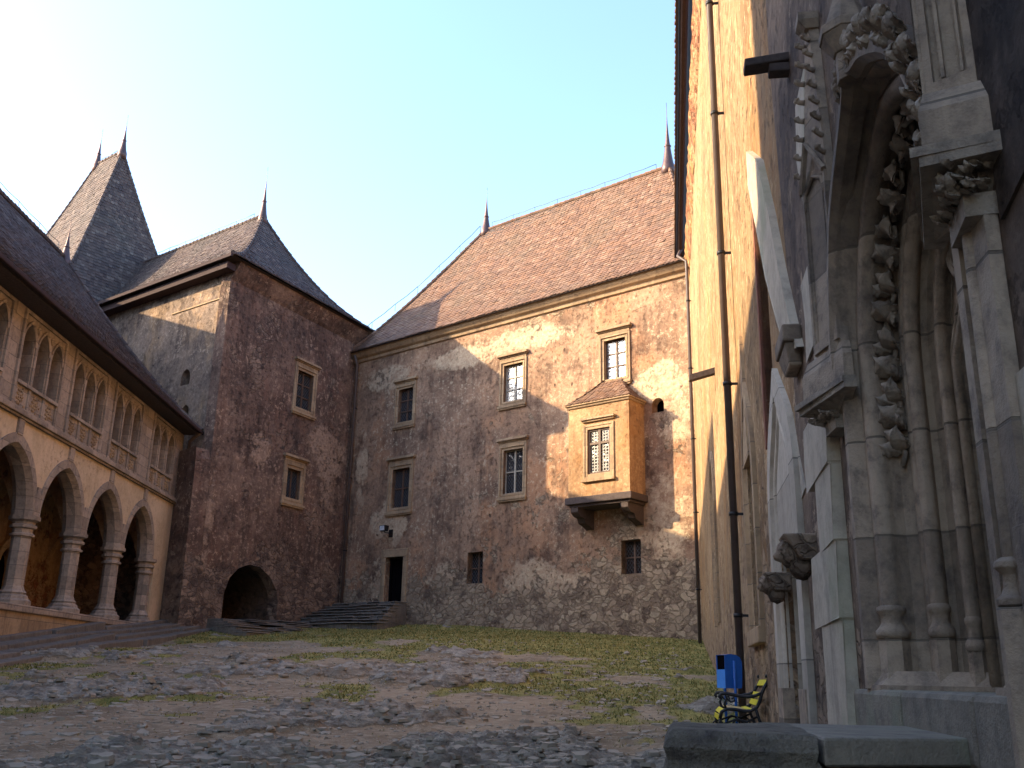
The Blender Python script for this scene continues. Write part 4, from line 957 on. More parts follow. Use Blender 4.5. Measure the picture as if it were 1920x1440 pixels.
    for q in range(26):
        rnd = random.Random(q+70+int(sd*10)); e = rnd.uniform(1.62, 1.76); qq = rnd.uniform(.0, .19)
        leaf(mb, (pc+sd*e, -qq, 3.33+.10*rnd.random()), (sd*rnd.uniform(.3, .9), rnd.uniform(-.8, .1), rnd.uniform(.3, 1)), (sd*.6, -.8, -.2), .06, q)
    mb.build('corbel', m_carve, o_)
    if not far:
        mb = MB(); mb.hprism(Q([(1.73, 0), (1.73, .05), (1.59, .055), (1.56, .0)]), ZTH, 3.27)
        xs_ = pc+sd*(1.555+dx_); mb.tube([(xs_, -.045, 1.9), (xs_, -.045, 3.27)], .034, 12)
        mb.lathe(xs_, -.05, [(.045, 1.86), (.062, 1.865), (.064, 1.89), (.045, 1.905), (.036, 1.93), (.036, 1.97), (.05, 1.985), (.06, 1.995), (.058, 2.015), (.036, 2.03)], 14)
        mb.hprism([(xs_-.065, 0.02), (xs_-.065, -.06), (xs_-.02, -.115), (xs_+.03, -.115), (xs_+.07, -.06), (xs_+.07, .02)], ZTH-.3, 1.86)
        mb.hprism(Q([(1.79, 0), (1.79, .065), (1.66, .07), (1.62, 0)]), ZTH-.3, 2.12)
        mb.build('pilaster', m_portal, o_, .004)
pinnacle(1, False); pinnacle(-1, True)
# ashlar blocks bonded round the portal
rnd = random.Random(12); mb = MB()
blocks = [(-7.9, -6.95, ZTH-.3, 2.02), (-8.15, -6.95, 2.03, 2.55), (-7.7, -6.95, 2.56, 3.1), (-8.1, -6.95, 3.11, 3.6), (-7.6, -6.8, 3.62, 4.2), (-8.05, -6.75, 4.22, 4.9), (-7.45, -6.75, 4.92, 5.5), (-7.7, -6.6, 5.52, 6.4)]
for x0, x1, z0, z1 in blocks:
    j = lambda: rnd.uniform(-.07, .07); pr_ = -.075 if z0 < 3.6 else -.02
    MB().prism([(x0+j(), z0), (x1, z0), (x1, z1), (x0+j(), z1), (x0+j()*1.5, (z0+z1)/2)], pr_-rnd.uniform(0, .006), .05).build('facing_stone', m_block, rw, .015)
for x0, x1, z0, z1 in ((-3.4, -2.75, ZTH-.3, 2.15), (-3.4, -2.95, 2.17, 2.62)):
    j = lambda: rnd.uniform(-.05, .05)
    MB().prism([(x0, z0), (x1+j(), z0), (x1+j(), z1), (x0, z1)], -.02, .05).build('facing_stone', m_block, rw, .015)
# threshold course
mb = MB(); mb.box(-6.9, 2., -.02, .9, .2, 1.27); 
for a, b_ in ((-6.95, -5.6), (-5.57, -4.3), (-4.27, -2.)): mb.box(a, b_, -.04-random.uniform(0, .01), .88, 1.275, ZTH-.005)
mb.build('threshold', m_slab, rw, .03)
# ================================================================ slot window with leaning hood band
mb = MB()
for x in (-11.62, ): mb.prism([(x-.12, 4.3), (x, 4.3), (x, 7.85), (x-.12, 7.95)], -.03, .02)
n = len(slot)
mb.add([(x, y, z) for y in (.02, .68) for x, z in slot], [(i, (i+1) % n, (i+1) % n+n, i+n) for i in range(n)])
SW = mb.build('window', m_brick, rw)
def lerp_uv(path): return [RW.hit(px, py, 0) for px, py in path]
L1 = lerp_uv([(1409, 285), (1413, 345), (1430, 430), (1448, 520), (1470, 600), (1486, 655)])
L2 = lerp_uv([(1411, 283), (1432, 300), (1455, 400), (1474, 500), (1494, 590), (1508, 650)])
mb = MB(); mb.prism(L1+L2[::-1], -.07, .03); mb.build('hood_band', m_block, SW, .01)
xh = (L1[-1][0]+L2[-1][0])/2; zh = L1[-1][1]
mb = MB(); mb.box(xh-.34, xh+.3, -.17, .0, zh-.14, zh+.02); mb.box(xh-.2, xh+.2, -.11, 0, zh-.34, zh-.14, top=(xh-.3, xh+.26, -.15, 0)); mb.build('console', m_portal, SW, .02)
# ================================================================ small carved door, blocked door, far window
def gothic_frame(name, xc, hw, zs, rise, zb, fw, mat, pk=.5, ogee=True):
    prof = [(-fw, 0.), (-fw, -.06), (-fw*.45, -.065), (-fw*.38, -.02), (-fw*.3, .03)]+roll(-fw*.12, .03, fw*.13, 180, 400, 6)+[(fw*.02, .12), (fw*.0, .2), (fw*.1, .22), (fw*.16, .17), (fw*.2, .3)]
    fs = []
    Rr = (hw*hw+rise*rise)/(2*hw); zz = [zb, (zb+zs)/2]
    for z in zz: fs.append(lambda r, y, z=z: (xc-hw+r, y, z))
    N = 10
    am = lambda r: math.acos(max(-1, min(1, (Rr-hw)/(Rr-r))))
    lift = lambda i: (pk*(max(0, i/N-.55)/.45)**2.2 if ogee else 0)
    for i in range(N+1): fs.append(lambda r, y, i=i: (xc-hw+Rr-(Rr-r)*math.cos(am(r)*i/N), y, zs+(Rr-r)*math.sin(am(r)*i/N)+lift(i)*(1-max(0, r)*2)))
    for i in range(N-1, -1, -1): fs.append(lambda r, y, i=i: (xc+hw-Rr+(Rr-r)*math.cos(am(r)*i/N), y, zs+(Rr-r)*math.sin(am(r)*i/N)+lift(i)*(1-max(0, r)*2)))
    for z in zz[::-1]: fs.append(lambda r, y, z=z: (xc+hw-r, y, z))
    o_ = MB().sweep(prof, fs).build(name, mat, rw); o_.modifiers.new('sharp', 'EDGE_SPLIT').split_angle = R_(40)
    o_.data.shade_smooth()
    return o_
sdf = gothic_frame('small_portal', sd_c, sd_hw, 3.35, .62, .6, .55, m_whites, .35)
mb = MB(); L1 = lerp_uv([(1449, 1000), (1450, 850), (1470, 763), (1477, 800), (1487, 772), (1499, 850), (1512, 915), (1503, 940), (1517, 1010)])
mb.prism([(sd_c-sd_hw-.5, 2.9)]+L1[1:-1]+[(sd_c+sd_hw+.5, 2.9)], -.012, .0); mb.build('gable_stone', m_whites, sdf)
for sx in (-1, 1):
    mb = MB()
    mb.lathe(sd_c+sx*(sd_hw+.05), .03, [(.085, 1.0), (.085, 1.25), (.06, 1.27), (.095, 1.32), (.09, 1.36), (.058, 1.39)], 10)
    mb.box(sd_c+sx*(sd_hw+.2)-.24, sd_c+sx*(sd_hw+.2)+.24, -.075, .05, .5, 1.55)
    mb.build('colonnette_base', m_portal, sdf)
mb = MB(); mb.box(sd_c-sd_hw, sd_c+sd_hw, .34, .4, 1, 4.2); mb.build('door_leaf', m_right, sdf)
mb = MB(); mb.tube([(sd_c-.3, .3, 2.9), (sd_c-.3, .3, 3.4), (sd_c-.2, .3, 3.62), (sd_c, .3, 3.75), (sd_c+.2, .3, 3.62), (sd_c+.3, .3, 3.4), (sd_c+.3, .3, 1.1)], .05, 6); mb.build('door_moulding', m_block, sdf)
bdf = gothic_frame('blocked_portal', bd_c, bd_hw, 4.4, .95, 2.3, .36, m_trim, .2)
mb = MB(); mb.box(bd_c-bd_hw, bd_c+bd_hw, .28, .33, 2.3, 5.4); mb.build('blocking_wall', m_right, bdf)
mb = MB(); mb.box(bd_c-bd_hw-.36, bd_c+bd_hw+.36, -.10, .3, 2.1, 2.32); mb.build('sill', m_trim, bdf, .02)
fdf = gothic_frame('blocked_window', fd_c, .8, 5.9, 1.3, 3.0, .34, m_trim, .0, False)
mb = MB(); mb.box(fd_c-.8, fd_c+.8, .28, .33, 3., 7.3); mb.build('blocking_wall', m_right, fdf)
# gothic tracery tip seen above the blocked portal, in the sun
mb = MB(); x_, z_ = RW.hit(1398, 760); mb.prism([(x_-.55, z_-.9), (x_+.55, z_-.9), (x_+.05, z_+1.1)], -.05, .02); mb.prism([(x_-.28, z_-.85), (x_+.3, z_-.85), (x_+.02, z_+.15)], -.03, .03); mb.build('gable_stone', m_trim, rw)
# carved stone brackets
def bracket(px, py, s, label, seed):
    x, z = RW.hit(px, py, -.15)
    t = thing('stone_bracket', label, 'bracket', RW, (x, 0, z-s*.6), 'carved stone brackets on the right wall')
    mb = MB(); mb.box(x-s*.5, x+s*.5, -.12, .05, z-s*.1, z+s*.5, top=(x-s*.55, x+s*.55, -s*.75, .05)); mb.build('bracket_block', m_near, t, .02)
    mb = MB(); mb.blob((x, -s*.52, z+s*.12), (s*.36, s*.34, s*.34), seed, .14, 12, 9); mb.blob((x, -s*.78, z+s*.02), (s*.16, s*.15, s*.13), seed+1, .15, 8, 6)
    for sx in (-1, 1): mb.blob((x+sx*s*.22, -s*.62, z+s*.28), (s*.12, s*.14, s*.12), seed+2, .2, 8, 6)
    mb.blob((x, -s*.3, z-s*.2), (s*.3, s*.3, s*.3), seed+3, .15, 10, 8); mb.build('carved_head', m_near, t)
bracket(1492, 1045, .36, 'weathered carved head bracket beside the small gothic portal, nearer of two', 3)
bracket(1446, 1103, .31, 'weathered carved head bracket by the pale door frame, farther of two', 9)
# beam stubs
def beam(px, py, ln, hgt, label, tilt=.0, extra=False):
    x, z = RW.hit(px, py); t = thing('beam_stub', label, 'beam', RW, (x, 0, z), 'old beam ends sticking out of the right wall')
    mb = MB(); mb.add([(x-.09, .1, z-hgt/2), (x+.09, .1, z-hgt/2), (x+.09, .1, z+hgt/2), (x-.09, .1, z+hgt/2), (x-.09, -ln, z-hgt/2-tilt), (x+.09, -ln, z-hgt/2-tilt), (x+.09, -ln, z+hgt/2-tilt), (x-.09, -ln, z+hgt/2-tilt)], [(3, 2, 1, 0), (4, 5, 6, 7), (0, 1, 5, 4), (1, 2, 6, 5), (2, 3, 7, 6), (3, 0, 4, 7)]); mb.build('beam', m_wood, t, .015)
    if extra:
        mb = MB(); mb.box(x-.07, x+.07, -ln*.45, .1, z-hgt/2-.11, z-hgt/2-.02); mb.build('support_block', m_wood, t, .015)
beam(1477, 112, .40, .085, 'dark timber beam end on a block, high beside the carved pinnacle', .05, True)
beam(1340, 694, .62, .16, 'thin grey beam end jutting across the corner pipe low on the sunlit wall', .2)
# ================================================================ GROUND
def ghz(y):
    y = np.asarray(y, float)
    return np.where(y < 39, .0335*y+.00118*np.maximum(y, -6)**2, 3.101+.1*(y-39))
def vnoise(x, y, seed=0):
    xi = np.floor(x).astype(np.int64); yi = np.floor(y).astype(np.int64); xf = x-xi; yf = y-yi
    def h(a, b):
        n = (a*374761393+b*668265263+seed*1442695041) & 0xffffffff
        n = ((n ^ (n >> 13))*1274126177) & 0xffffffff
        return ((n ^ (n >> 16)) & 0xffff)/65535.
    u = xf*xf*(3-2*xf); v = yf*yf*(3-2*yf)
    return (h(xi, yi)*(1-u)+h(xi+1, yi)*u)*(1-v)+(h(xi, yi+1)*(1-u)+h(xi+1, yi+1)*u)*v
def fbm(x, y, o=4, seed=0, g=.5):
    s = 0; a = 1; t = 0
    for i in range(o): s = s+a*vnoise(x*2**i+i*17.3, y*2**i+i*9.1, seed+i); t += a; a *= g
    return s/t
def sstep(v, a, b): t = np.clip((v-a)/(b-a), 0, 1); return t*t*(3-2*t)
def terrain(X, Y):
    z = ghz(Y)+.22*(fbm(X*.16, Y*.16, 3, 5)-.5)-.30*sstep(-X, 1, 9)*sstep(Y, 30, 37)
    # schist outcrops: tilted layers broken into slabs, elongated across the slope
    ca, sa = math.cos(.35), math.sin(.35); U = X*ca+Y*sa; V = -X*sa+Y*ca
    m = fbm(U*.30, V*.55, 4, 11, .6)
    band = .12*np.exp(-((Y-10.5)/2.6)**2)+.03*np.exp(-((Y-15)/6.)**2)+.055*np.exp(-((X+7)/5.)**2)*np.exp(-((Y-22)/7.)**2)-.16*sstep(Y, 28, 34)-.10*sstep(X, -.5, 3.5)*(Y > 12)
    path = -.14*np.exp(-((X+6.0)/2.2)**2)*np.exp(-((Y-13.5)/1.6)**2)
    rock = sstep(m+band+path, .55, .66)
    st = fbm(U*1.1+.6*fbm(U, V, 3, 3), V*3.4, 5, 21, .6)
    lay = (st*9); q = np.floor(lay); fr = lay-q
    terr = (q+sstep(fr, .0, .35))/9
    sh = fbm(U*2.2+.5*fbm(U*2, V*2, 2, 8), V*9, 4, 71, .65)*6; qs = np.floor(sh); ts = (qs+sstep(sh-qs, 0, .25))/6
    z = z+rock*(.05+.50*(terr-.33)+.16*(ts-.5)+.10*(fbm(X*6, Y*9, 4, 31, .7)-.5))+.035*(fbm(X*1.7, Y*1.7, 4, 41)-.5)+.012*(fbm(X*8, Y*8, 3, 51)-.5)
    gn = fbm(X*.5, Y*.35, 4, 61, .6)
    grass = sstep(gn+.30*sstep(X+.25*(Y-22), -3, 6)*sstep(Y, 11, 16)+.25*sstep(Y, 34, 42)+.32*np.exp(-((Y+.83*X-43.6)/3.2)**2)-.16*(Y < 14)-.02, .50, .68)*(1-rock)
    return z, rock, grass
ys = [3.]
while ys[-1] < 58: ys.append(ys[-1]+max(.03, ys[-1]*.0038))
ys = np.array(ys); xs = np.arange(-24, 14, .055)
GX, GY = np.meshgrid(xs, ys); GZ_, GR, GG = terrain(GX, GY)
ny, nx = GX.shape
me = bpy.data.meshes.new('ground'); co = np.stack([GX, GY, GZ_], -1).reshape(-1, 3)
idx = np.arange(ny*nx).reshape(ny, nx); q = np.stack([idx[:-1, :-1], idx[:-1, 1:], idx[1:, 1:], idx[1:, :-1]], -1).reshape(-1, 4)
me.vertices.add(len(co)); me.vertices.foreach_set('co', co.astype(np.float32).ravel()); me.loops.add(q.size); me.loops.foreach_set('vertex_index', q.astype(np.int32).ravel())
me.polygons.add(len(q)); me.polygons.foreach_set('loop_start', np.arange(0, q.size, 4, dtype=np.int32)); me.polygons.foreach_set('loop_total', np.full(len(q), 4, dtype=np.int32)); me.update(calc_edges=True)
me.polygons.foreach_set('use_smooth', [True]*len(q))
for nm, arr in (('rock', GR), ('grass', GG)):
    at_ = me.attributes.new(nm, 'FLOAT', 'POINT'); at_.data.foreach_set('value', arr.astype(np.float32).ravel())
k = NT('courtyard_ground')
def attr(nm):
    n = k.n('ShaderNodeAttribute'); n.attribute_name = nm; return n.outputs['Fac']
n1 = k.noise(.6, 8, .65); n2 = k.noise(5, 9, .72); n3 = k.noise(38, 5, .7); n4 = k.noise(.25, 4, .5)
dirt = k.mix(k.ss(n1, .35, .65), (.17, .125, .08), (.29, .22, .145)); dirt = k.mix(k.ss(n2, .45, .7), dirt, (.38, .31, .215)); 
peb = k.vor(17, feat='F1'); pc_ = k.ss(peb, .12, .3); pmk = k.math('MULTIPLY', k.math('SUBTRACT', 1., pc_), k.ss(k.noise(2.3, 4, .6), .45, .6)); dirt = k.mix(pmk, dirt, (.42, .36, .27))
gcol = k.mix(k.ss(k.noise(1.6, 7, .7), .38, .62), (.14, .145, .035), (.36, .29, .09)); gcol = k.mix(k.ss(n3, .4, .7), gcol, (.07, .09, .02))
gm = k.math('ADD', attr('grass'), k.math('MULTIPLY', k.math('SUBTRACT', n2, .5), 1.1)); gm = k.ss(gm, .22, .5)
col = k.mix(k.math('MULTIPLY', gm, .9), dirt, gcol)
rv = k.map((1.2, 4.5, 6), rot=(0, 0, -.35)); rn = k.noise(1.3, 9, .7, rv)
rc = k.mix(k.ss(rn, .35, .65), (.14, .12, .098), (.35, .315, .255)); rc = k.mix(k.ss(n2, .5, .7, 0., .7), rc, (.48, .44, .36)); rc = k.mix(k.ss(n1, .5, .7, 0., .5), rc, (.2, .145, .09))
rm = k.ss(k.math('ADD', attr('rock'), k.math('MULTIPLY', k.math('SUBTRACT', n2, .5), .7)), .35, .6)
col = k.mix(rm, col, rc)
hgt = k.math('ADD', k.math('MULTIPLY', n2, .9), k.math('MULTIPLY', n3, .35)); hgt = k.math('ADD', hgt, k.math('MULTIPLY', k.math('MULTIPLY', rn, rm), 1.5)); hgt = k.math('ADD', hgt, k.math('MULTIPLY', pmk, .35))
mg = k.done(col, .95, k.bump(hgt, .05), .15); me.materials.append(mg)
go = bpy.data.objects.new('ground', me); S.collection.objects.link(go); go['kind'] = 'structure'
# land beyond the castle, so that the ground reaches the horizon
mb = MB(); mb.box(-900, 900, -900, 900, -2.2, -1.2); o = mb.build('terrain', mg); o['kind'] = 'structure'
mb = MB(); mb.add([(-24, 3, -.1), (14, 3, -.1), (14, -12, -.3), (-24, -12, -.3)], [(0, 1, 2, 3)]); o = mb.build('courtyard_floor', mg); o['kind'] = 'structure'
def gz(x, y): return float(terrain(np.array([x]), np.array([y]))[0][0])
# loose stones
rnd = random.Random(77); mb = MB()
for i in range(2600):
    y = 8+rnd.random()**1.7*30; x = rnd.uniform(-.52*y+.5, .18*y)
    if x > 7: continue
    s = rnd.uniform(.012, .04)*(1+.02*y)
    if rnd.random() < .05: s *= 2.2
    mb.blob((x, y, gz(x, y)), (s*rnd.uniform(.8, 1.6), s*rnd.uniform(.8, 1.4), s*.6), i, .22, 7, 5, rnd.uniform(0, 3))
o_n = 0
for i in range(9000):
    y = 8+rnd.random()**1.5*22; x = rnd.uniform(-.54*y+.3, .16*y)
    z_, r_, g__ = terrain(np.array([x]), np.array([y]))
    if r_[0] < .25 and rnd.random() > .12: continue
    s = rnd.uniform(.02, .085)*(.7+.02*y); a = .35+rnd.gauss(0, .35); ca_, sa_ = math.cos(a), math.sin(a); tl = rnd.uniform(-.3, .5); th = s*rnd.uniform(.15, .45); n_ = rnd.choice((4, 5, 5, 6))
    pl = []
    for q in range(n_):
        t_ = 6.283*(q+rnd.uniform(-.3, .3))/n_; px_, py_ = s*1.6*math.cos(t_)*rnd.uniform(.8, 1.1), s*.8*math.sin(t_)*rnd.uniform(.8, 1.1); pl.append((px_*ca_-py_*sa_, px_*sa_+py_*ca_, py_*tl))
    zz = float(z_[0]); mb.add([(x+p[0], y+p[1], zz+p[2]-.02) for p in pl]+[(x+p[0]*.88, y+p[1]*.88, zz+p[2]+th) for p in pl], [tuple(range(n_, 2*n_))]+[(q, (q+1) % n_, (q+1) % n_+n_, q+n_) for q in range(n_)])
m_stone = simple('loose_stone', (.30, .255, .195), .9, c2=(.15, .125, .095), sc=3)
o = mb.build('pebbles', m_stone); o['label'] = 'loose grey stones scattered over the rocky courtyard ground'; o['category'] = 'stones'; o['kind'] = 'stuff'
# grass tufts
k = NT('grass_blades'); g_ = k.n('ShaderNodeNewGeometry').outputs['Random Per Island']
m_grass = k.done(k.ramp(g_, [(0, (.05, .07, .018)), (.3, (.11, .12, .03)), (.6, (.22, .18, .055)), (1, (.36, .28, .11))]), .7, None, .2)
rng = np.random.default_rng(3); mb = MB()
N = 150000; gy_ = 9+rng.random(N)*42; gx = rng.uniform(-.55, .21, N)*gy_
tz, tr_, tg = terrain(gx, gy_); keep = (rng.random(N) < np.clip(tg*.75+.012*(1-tr_), 0, 1)); keep &= (gy_+.83*gx < 45.6) & (gx < 1.25+.165*gy_)
V = []; Fs = []
for x, y, z, g1 in zip(gx[keep], gy_[keep], tz[keep], tg[keep]):
    h = rnd.uniform(.012, .045)*(1+.5*(g1 > .8)); a = rnd.uniform(0, 6.28); wd = .005+.0006*y; lx, ly = rnd.gauss(0, .03), rnd.gauss(0, .03)
    n = len(V); V += [(x-wd*math.cos(a), y-wd*math.sin(a), z-.01), (x+wd*math.cos(a), y+wd*math.sin(a), z-.01), (x+lx, y+ly, z+h)]; Fs.append((n, n+1, n+2))
mb.v = V; mb.f = Fs; mb.sm = [False]*len(Fs)
o = mb.build('grass', m_grass); o['label'] = 'short dry grass growing over the far part of the courtyard'; o['category'] = 'grass'; o['kind'] = 'stuff'
# ================================================================ STEPS
def tread(mb, x0, x1, y0, y1, z0, z1, seed, seg=.9, slope=0., bow=0.):
    """row of worn slabs; slope in z per metre of x, front edge y0 irregular"""
    r = random.Random(seed); x = x0
    while x < x1-.2:
        x2 = min(x1, x+seg*r.uniform(.7, 1.5)); mid = (x+x2)/2; q = (mid-x0)/(x1-x0); dz = slope*(mid-x0)+r.uniform(-.02, .02); dy = -bow*math.sin(math.pi*q)+r.uniform(-.04, .04)
        mb.box(x+.006, x2-.006, y0+dy, y1, z0+dz, z1+dz, top=(x+.015, x2-.015, y0+dy+r.uniform(.01, .03), y1)); x = x2
t = thing('door_steps', 'worn stone steps climbing to the dark doorway of the red roofed range', 'steps', BW, (-18.5, -1, 4))
for kx in range(8):
    zt = 5.12-.17*kx; y0_ = -(.9+.42*kx); xr = -16.5+.28*kx
    mb = MB(); tread(mb, -21.2, xr, y0_, -(.06 if kx == 0 else .9+.42*(kx-1)-.12), 2.6, zt-.05, 50+kx, 1.3, 0, .12); tread(mb, -21.2, xr+.04, y0_-.05, -(.06 if kx == 0 else .9+.42*(kx-1)-.12), zt-.046, zt, 80+kx, 1.1, 0, .12); mb.build('step', m_step, t, .02)
t = thing('archway_steps', 'long worn stone steps in front of the black archway of the square tower', 'steps', TR, (3.5, -1, 3.5))
for kx in range(6):
    mb = MB(); tread(mb, .9-.3*kx, 9.6+.5*kx, -(.8+.55*kx), -(.0 if kx == 0 else .8+.55*(kx-1)-.12), 2., 3.80-.13*kx, 60+kx, 2.2, .03, .35); tread(mb, .9-.3*kx, 9.6+.5*kx, -(.86+.55*kx), -(.0 if kx == 0 else .8+.55*(kx-1)-.12), 3.803-.13*kx, 3.84-.13*kx, 90+kx, 1.7, .03, .35); mb.build('step', m_step, t, .025)
t = thing('arcade_steps', 'long low broken stone steps along the foot of the arcade parapet', 'steps', LW, (-10, -1, 2))
for kx in range(4):
    mb = MB(); x = -30.; r = random.Random(kx+5)
    while x < .8+.5*kx:
        x2 = x+r.uniform(2.5, 6.); q0 = 44+x; yb_ = -(.21 if kx == 0 else .6+.55*(kx-1)-.12); yf_ = -(.6+.55*kx)+r.uniform(-.1, .1)
        za, zb2 = float(ghz(44+x))+.50-.13*kx, float(ghz(44+x2))+.50-.13*kx
        if x > -12: za -= .32*min(1, (x+12)/8); zb2 -= .32*min(1, (x2+12)/8)
        e0, e1 = x+.02, x2-.02; d_ = r.uniform(-.04, .04)
        vs = [(e0, yf_, za-1.2), (e1, yf_+d_, zb2-1.2), (e1, yb_, zb2-1.2), (e0, yb_, za-1.2), (e0+.02, yf_+.03, za), (e1-.02, yf_+.03+d_, zb2), (e1-.02, yb_, zb2), (e0+.02, yb_, za)]
        mb.add(vs, [(3, 2, 1, 0), (4, 5, 6, 7), (0, 1, 5, 4), (1, 2, 6, 5), (2, 3, 7, 6), (3, 0, 4, 7)]); x = x2
    mb.build('step', m_step, t, .03)
# ================================================================ SLABS BY THE PORTAL
rnd = random.Random(3)
sm_ = MB(); sm_.hprism([(-4.16, -.64), (-4.42, .0), (-5.55, .0), (-5.5, -.65)], 1.29, 1.4)
solo(sm_, 'stone_slab', 'flat dressed stone slab forming a landing at the foot of the carved portal', 'slab', RW, (-4.9, -.3, 1.29), m_slab, None, .012)
me_ = bpy.data.meshes.new('x')
rb = MB(); NXb, NYb = 52, 30
vs = []; fs = []
def rk(i, j):
    x = -4.16-(1.15*i/NXb); y = -1.26+.60*j/NYb
    ex = min(i, NXb-i)/NXb; ey = min(j+0, NYb)/NYb
    edge = min(1, ex*24)**.5*min(1, ey*14)**.5
    z = 1.34+.07*edge+.035*(float(fbm(np.array([x*3.]), np.array([y*3.]), 4, 9)[0])-.5)
    return (x, y, z)
grid = [[rk(i, j) for j in range(NYb+1)] for i in range(NXb+1)]
for i in range(NXb+1):
    for j in range(NYb+1): vs.append(grid[i][j])
W1 = NYb+1
fs = [(i*W1+j, i*W1+j+1, (i+1)*W1+j+1, (i+1)*W1+j) for i in range(NXb) for j in range(NYb)]
per = [(i, 0) for i in range(NXb+1)]+[(NXb, j) for j in range(1, NYb+1)]+[(i, NYb) for i in range(NXb-1, -1, -1)]+[(0, j) for j in range(NYb-1, 0, -1)]
b0 = len(vs)
for lv in range(1, 17):
    for (i, j) in per:
        x, y, z = grid[i][j]; cx, cy = -4.74, -.96; q = -.03*(lv == 1)+.20*(float(fbm(np.array([x*6.+lv*.45]), np.array([y*6.+lv*.95]), 5, 19, .65)[0])-.5)
        vs.append((x+(x-cx)*q, y+(y-cy)*q*1.5, z-.05*lv))
pn_ = len(per)
for a in range(pn_):
    a2_ = (a+1) % pn_; t0 = per[a][0]*W1+per[a][1]; t1 = per[a2_][0]*W1+per[a2_][1]; fs.append((t0, t1, b0+a2_, b0+a))
    for lv in range(15): fs.append((b0+lv*pn_+a, b0+lv*pn_+a2_, b0+(lv+1)*pn_+a2_, b0+(lv+1)*pn_+a))
rb.add(vs, fs, False)
solo(rb, 'rough_stone_block', 'rough rounded grey stone block at the left end of the portal landing', 'stone', RW, (-4.7, -.95, .6), m_rough)
pl_ = MB(); pl_.box(-5.45, -4.3, -.62, -.21, 0, 1.285)
solo(pl_, 'landing_base', 'dark masonry base under the flat slab by the portal', 'masonry', RW, (-4.9, -.4, 0), m_near, None, .02)
# ================================================================ BENCH AND BIN
bx, by = -14.1, -.08; bz = .90
be = thing('park_bench', 'yellow slatted bench with black scrolled iron ends against the right wall', 'bench', RW, (bx, by-.35, bz))
def rel(p): return (p[0], by+.82*p[1], bz+.82*p[2])
half = .62
seatc = [(-.66, .30), (-.63, .40), (-.55, .445), (-.42, .44), (-.3, .42), (-.18, .42), (-.08, .48), (-.03, .58), (.0, .68), (.045, .78), (.10, .86)]
def slat(i, q0, q1, mat, name='slat'):
    mb = MB(); (ya, za), (yb, zb) = q0, q1; dx = half-.02
    ny_, nz_ = (za-zb), (yb-ya); L_ = math.hypot(ny_, nz_); ny_, nz_ = ny_/L_*.025, nz_/L_*.025
    mb.add([rel2 for x in (bx-dx, bx+dx) for rel2 in (rel((x, ya, za)), rel((x, yb, zb)), rel((x, yb+ny_, zb+nz_)), rel((x, ya+ny_, za+nz_)))], [(0, 1, 2, 3), (7, 6, 5, 4), (0, 4, 5, 1), (1, 5, 6, 2), (2, 6, 7, 3), (3, 7, 4, 0)])
    return mb.build(name, mat, be, .006)
sl_def = [((-.665, .27), (-.655, .35), m_yel), ((-.65, .365), (-.585, .435), m_yel), ((-.54, .45), (-.455, .447), m_bwood), ((-.435, .445), (-.35, .436), m_bwood), ((-.33, .432), (-.25, .425), m_bwood), ((-.23, .425), (-.15, .44), m_yel),
          ((-.075, .50), (-.035, .585), m_yel), ((-.02, .62), (.015, .70), m_yel), ((.07, .80), (.125, .90), m_yel)]
for i, (a, b_, m__) in enumerate(sl_def): slat(i, a, b_, m__)
for sx in (-1, 1):
    x = bx+sx*half; mb = MB()
    mb.tube([rel((x, y, z)) for y, z in seatc], .022, 8)
    mb.tube([rel((x, y, z)) for y, z in ((-.66, .30), (-.66, .2), (-.62, .1), (-.60, .03), (-.66, .0))], [.022, .022, .02, .022, .026], 8)
    mb.tube([rel((x, y, z)) for y, z in ((-.1, .46), (-.06, .3), (0, .15), (.06, .03), (.10, .0))], [.022, .02, .02, .022, .026], 8)
    mb.tube([rel((x, y, z)) for y, z in ((.10, .86), (.13, .93), (.12, .97), (.09, .96), (.09, .93))], .022, 8)
    mb.tube([rel((x, -.63+.10*math.cos(a), .12+.10*math.sin(a))) for a in [q_*.5 for q_ in range(12)]], .012, 6)
    mb.tube([rel((x, y, z)) for y, z in ((-.6, .22), (-.4, .30), (-.25, .26), (-.08, .34))], .015, 6)
    for cy, cz, r_ in ((-.38, .2, .09), (-.18, .19, .09)): mb.tube([rel((x, cy+r_*math.cos(a), cz+r_*math.sin(a))) for a in [q_*.55 for q_ in range(10)]], .012, 6)
    mb.tube([rel((x, -.45, .33)), rel((x, -.45, .05))], .0001, 3)
    fr_ = mb.build('end_frame', m_iron, be)
    mb = MB(); mb.tube([rel((x, y, z)) for y, z in ((.015, .70), (-.08, .66), (-.22, .63), (-.4, .65), (-.55, .68), (-.63, .67), (-.66, .63), (-.63, .60))], .021, 8)
    mb.tube([rel((x, y, z)) for y, z in ((-.57, .67), (-.54, .6), (-.48, .55), (-.42, .57), (-.43, .62), (-.47, .60))], .014, 6)
    mb.tube([rel((x, y, z)) for y, z in ((-.55, .60), (-.58, .52), (-.56, .45))], .016, 6); mb.build('armrest', m_iron, be)
mb = MB(); mb.tube([rel((bx-half, -.3, .26)), rel((bx+half, -.3, .26))], .012, 6); mb.build('tie_rod', m_iron, be)
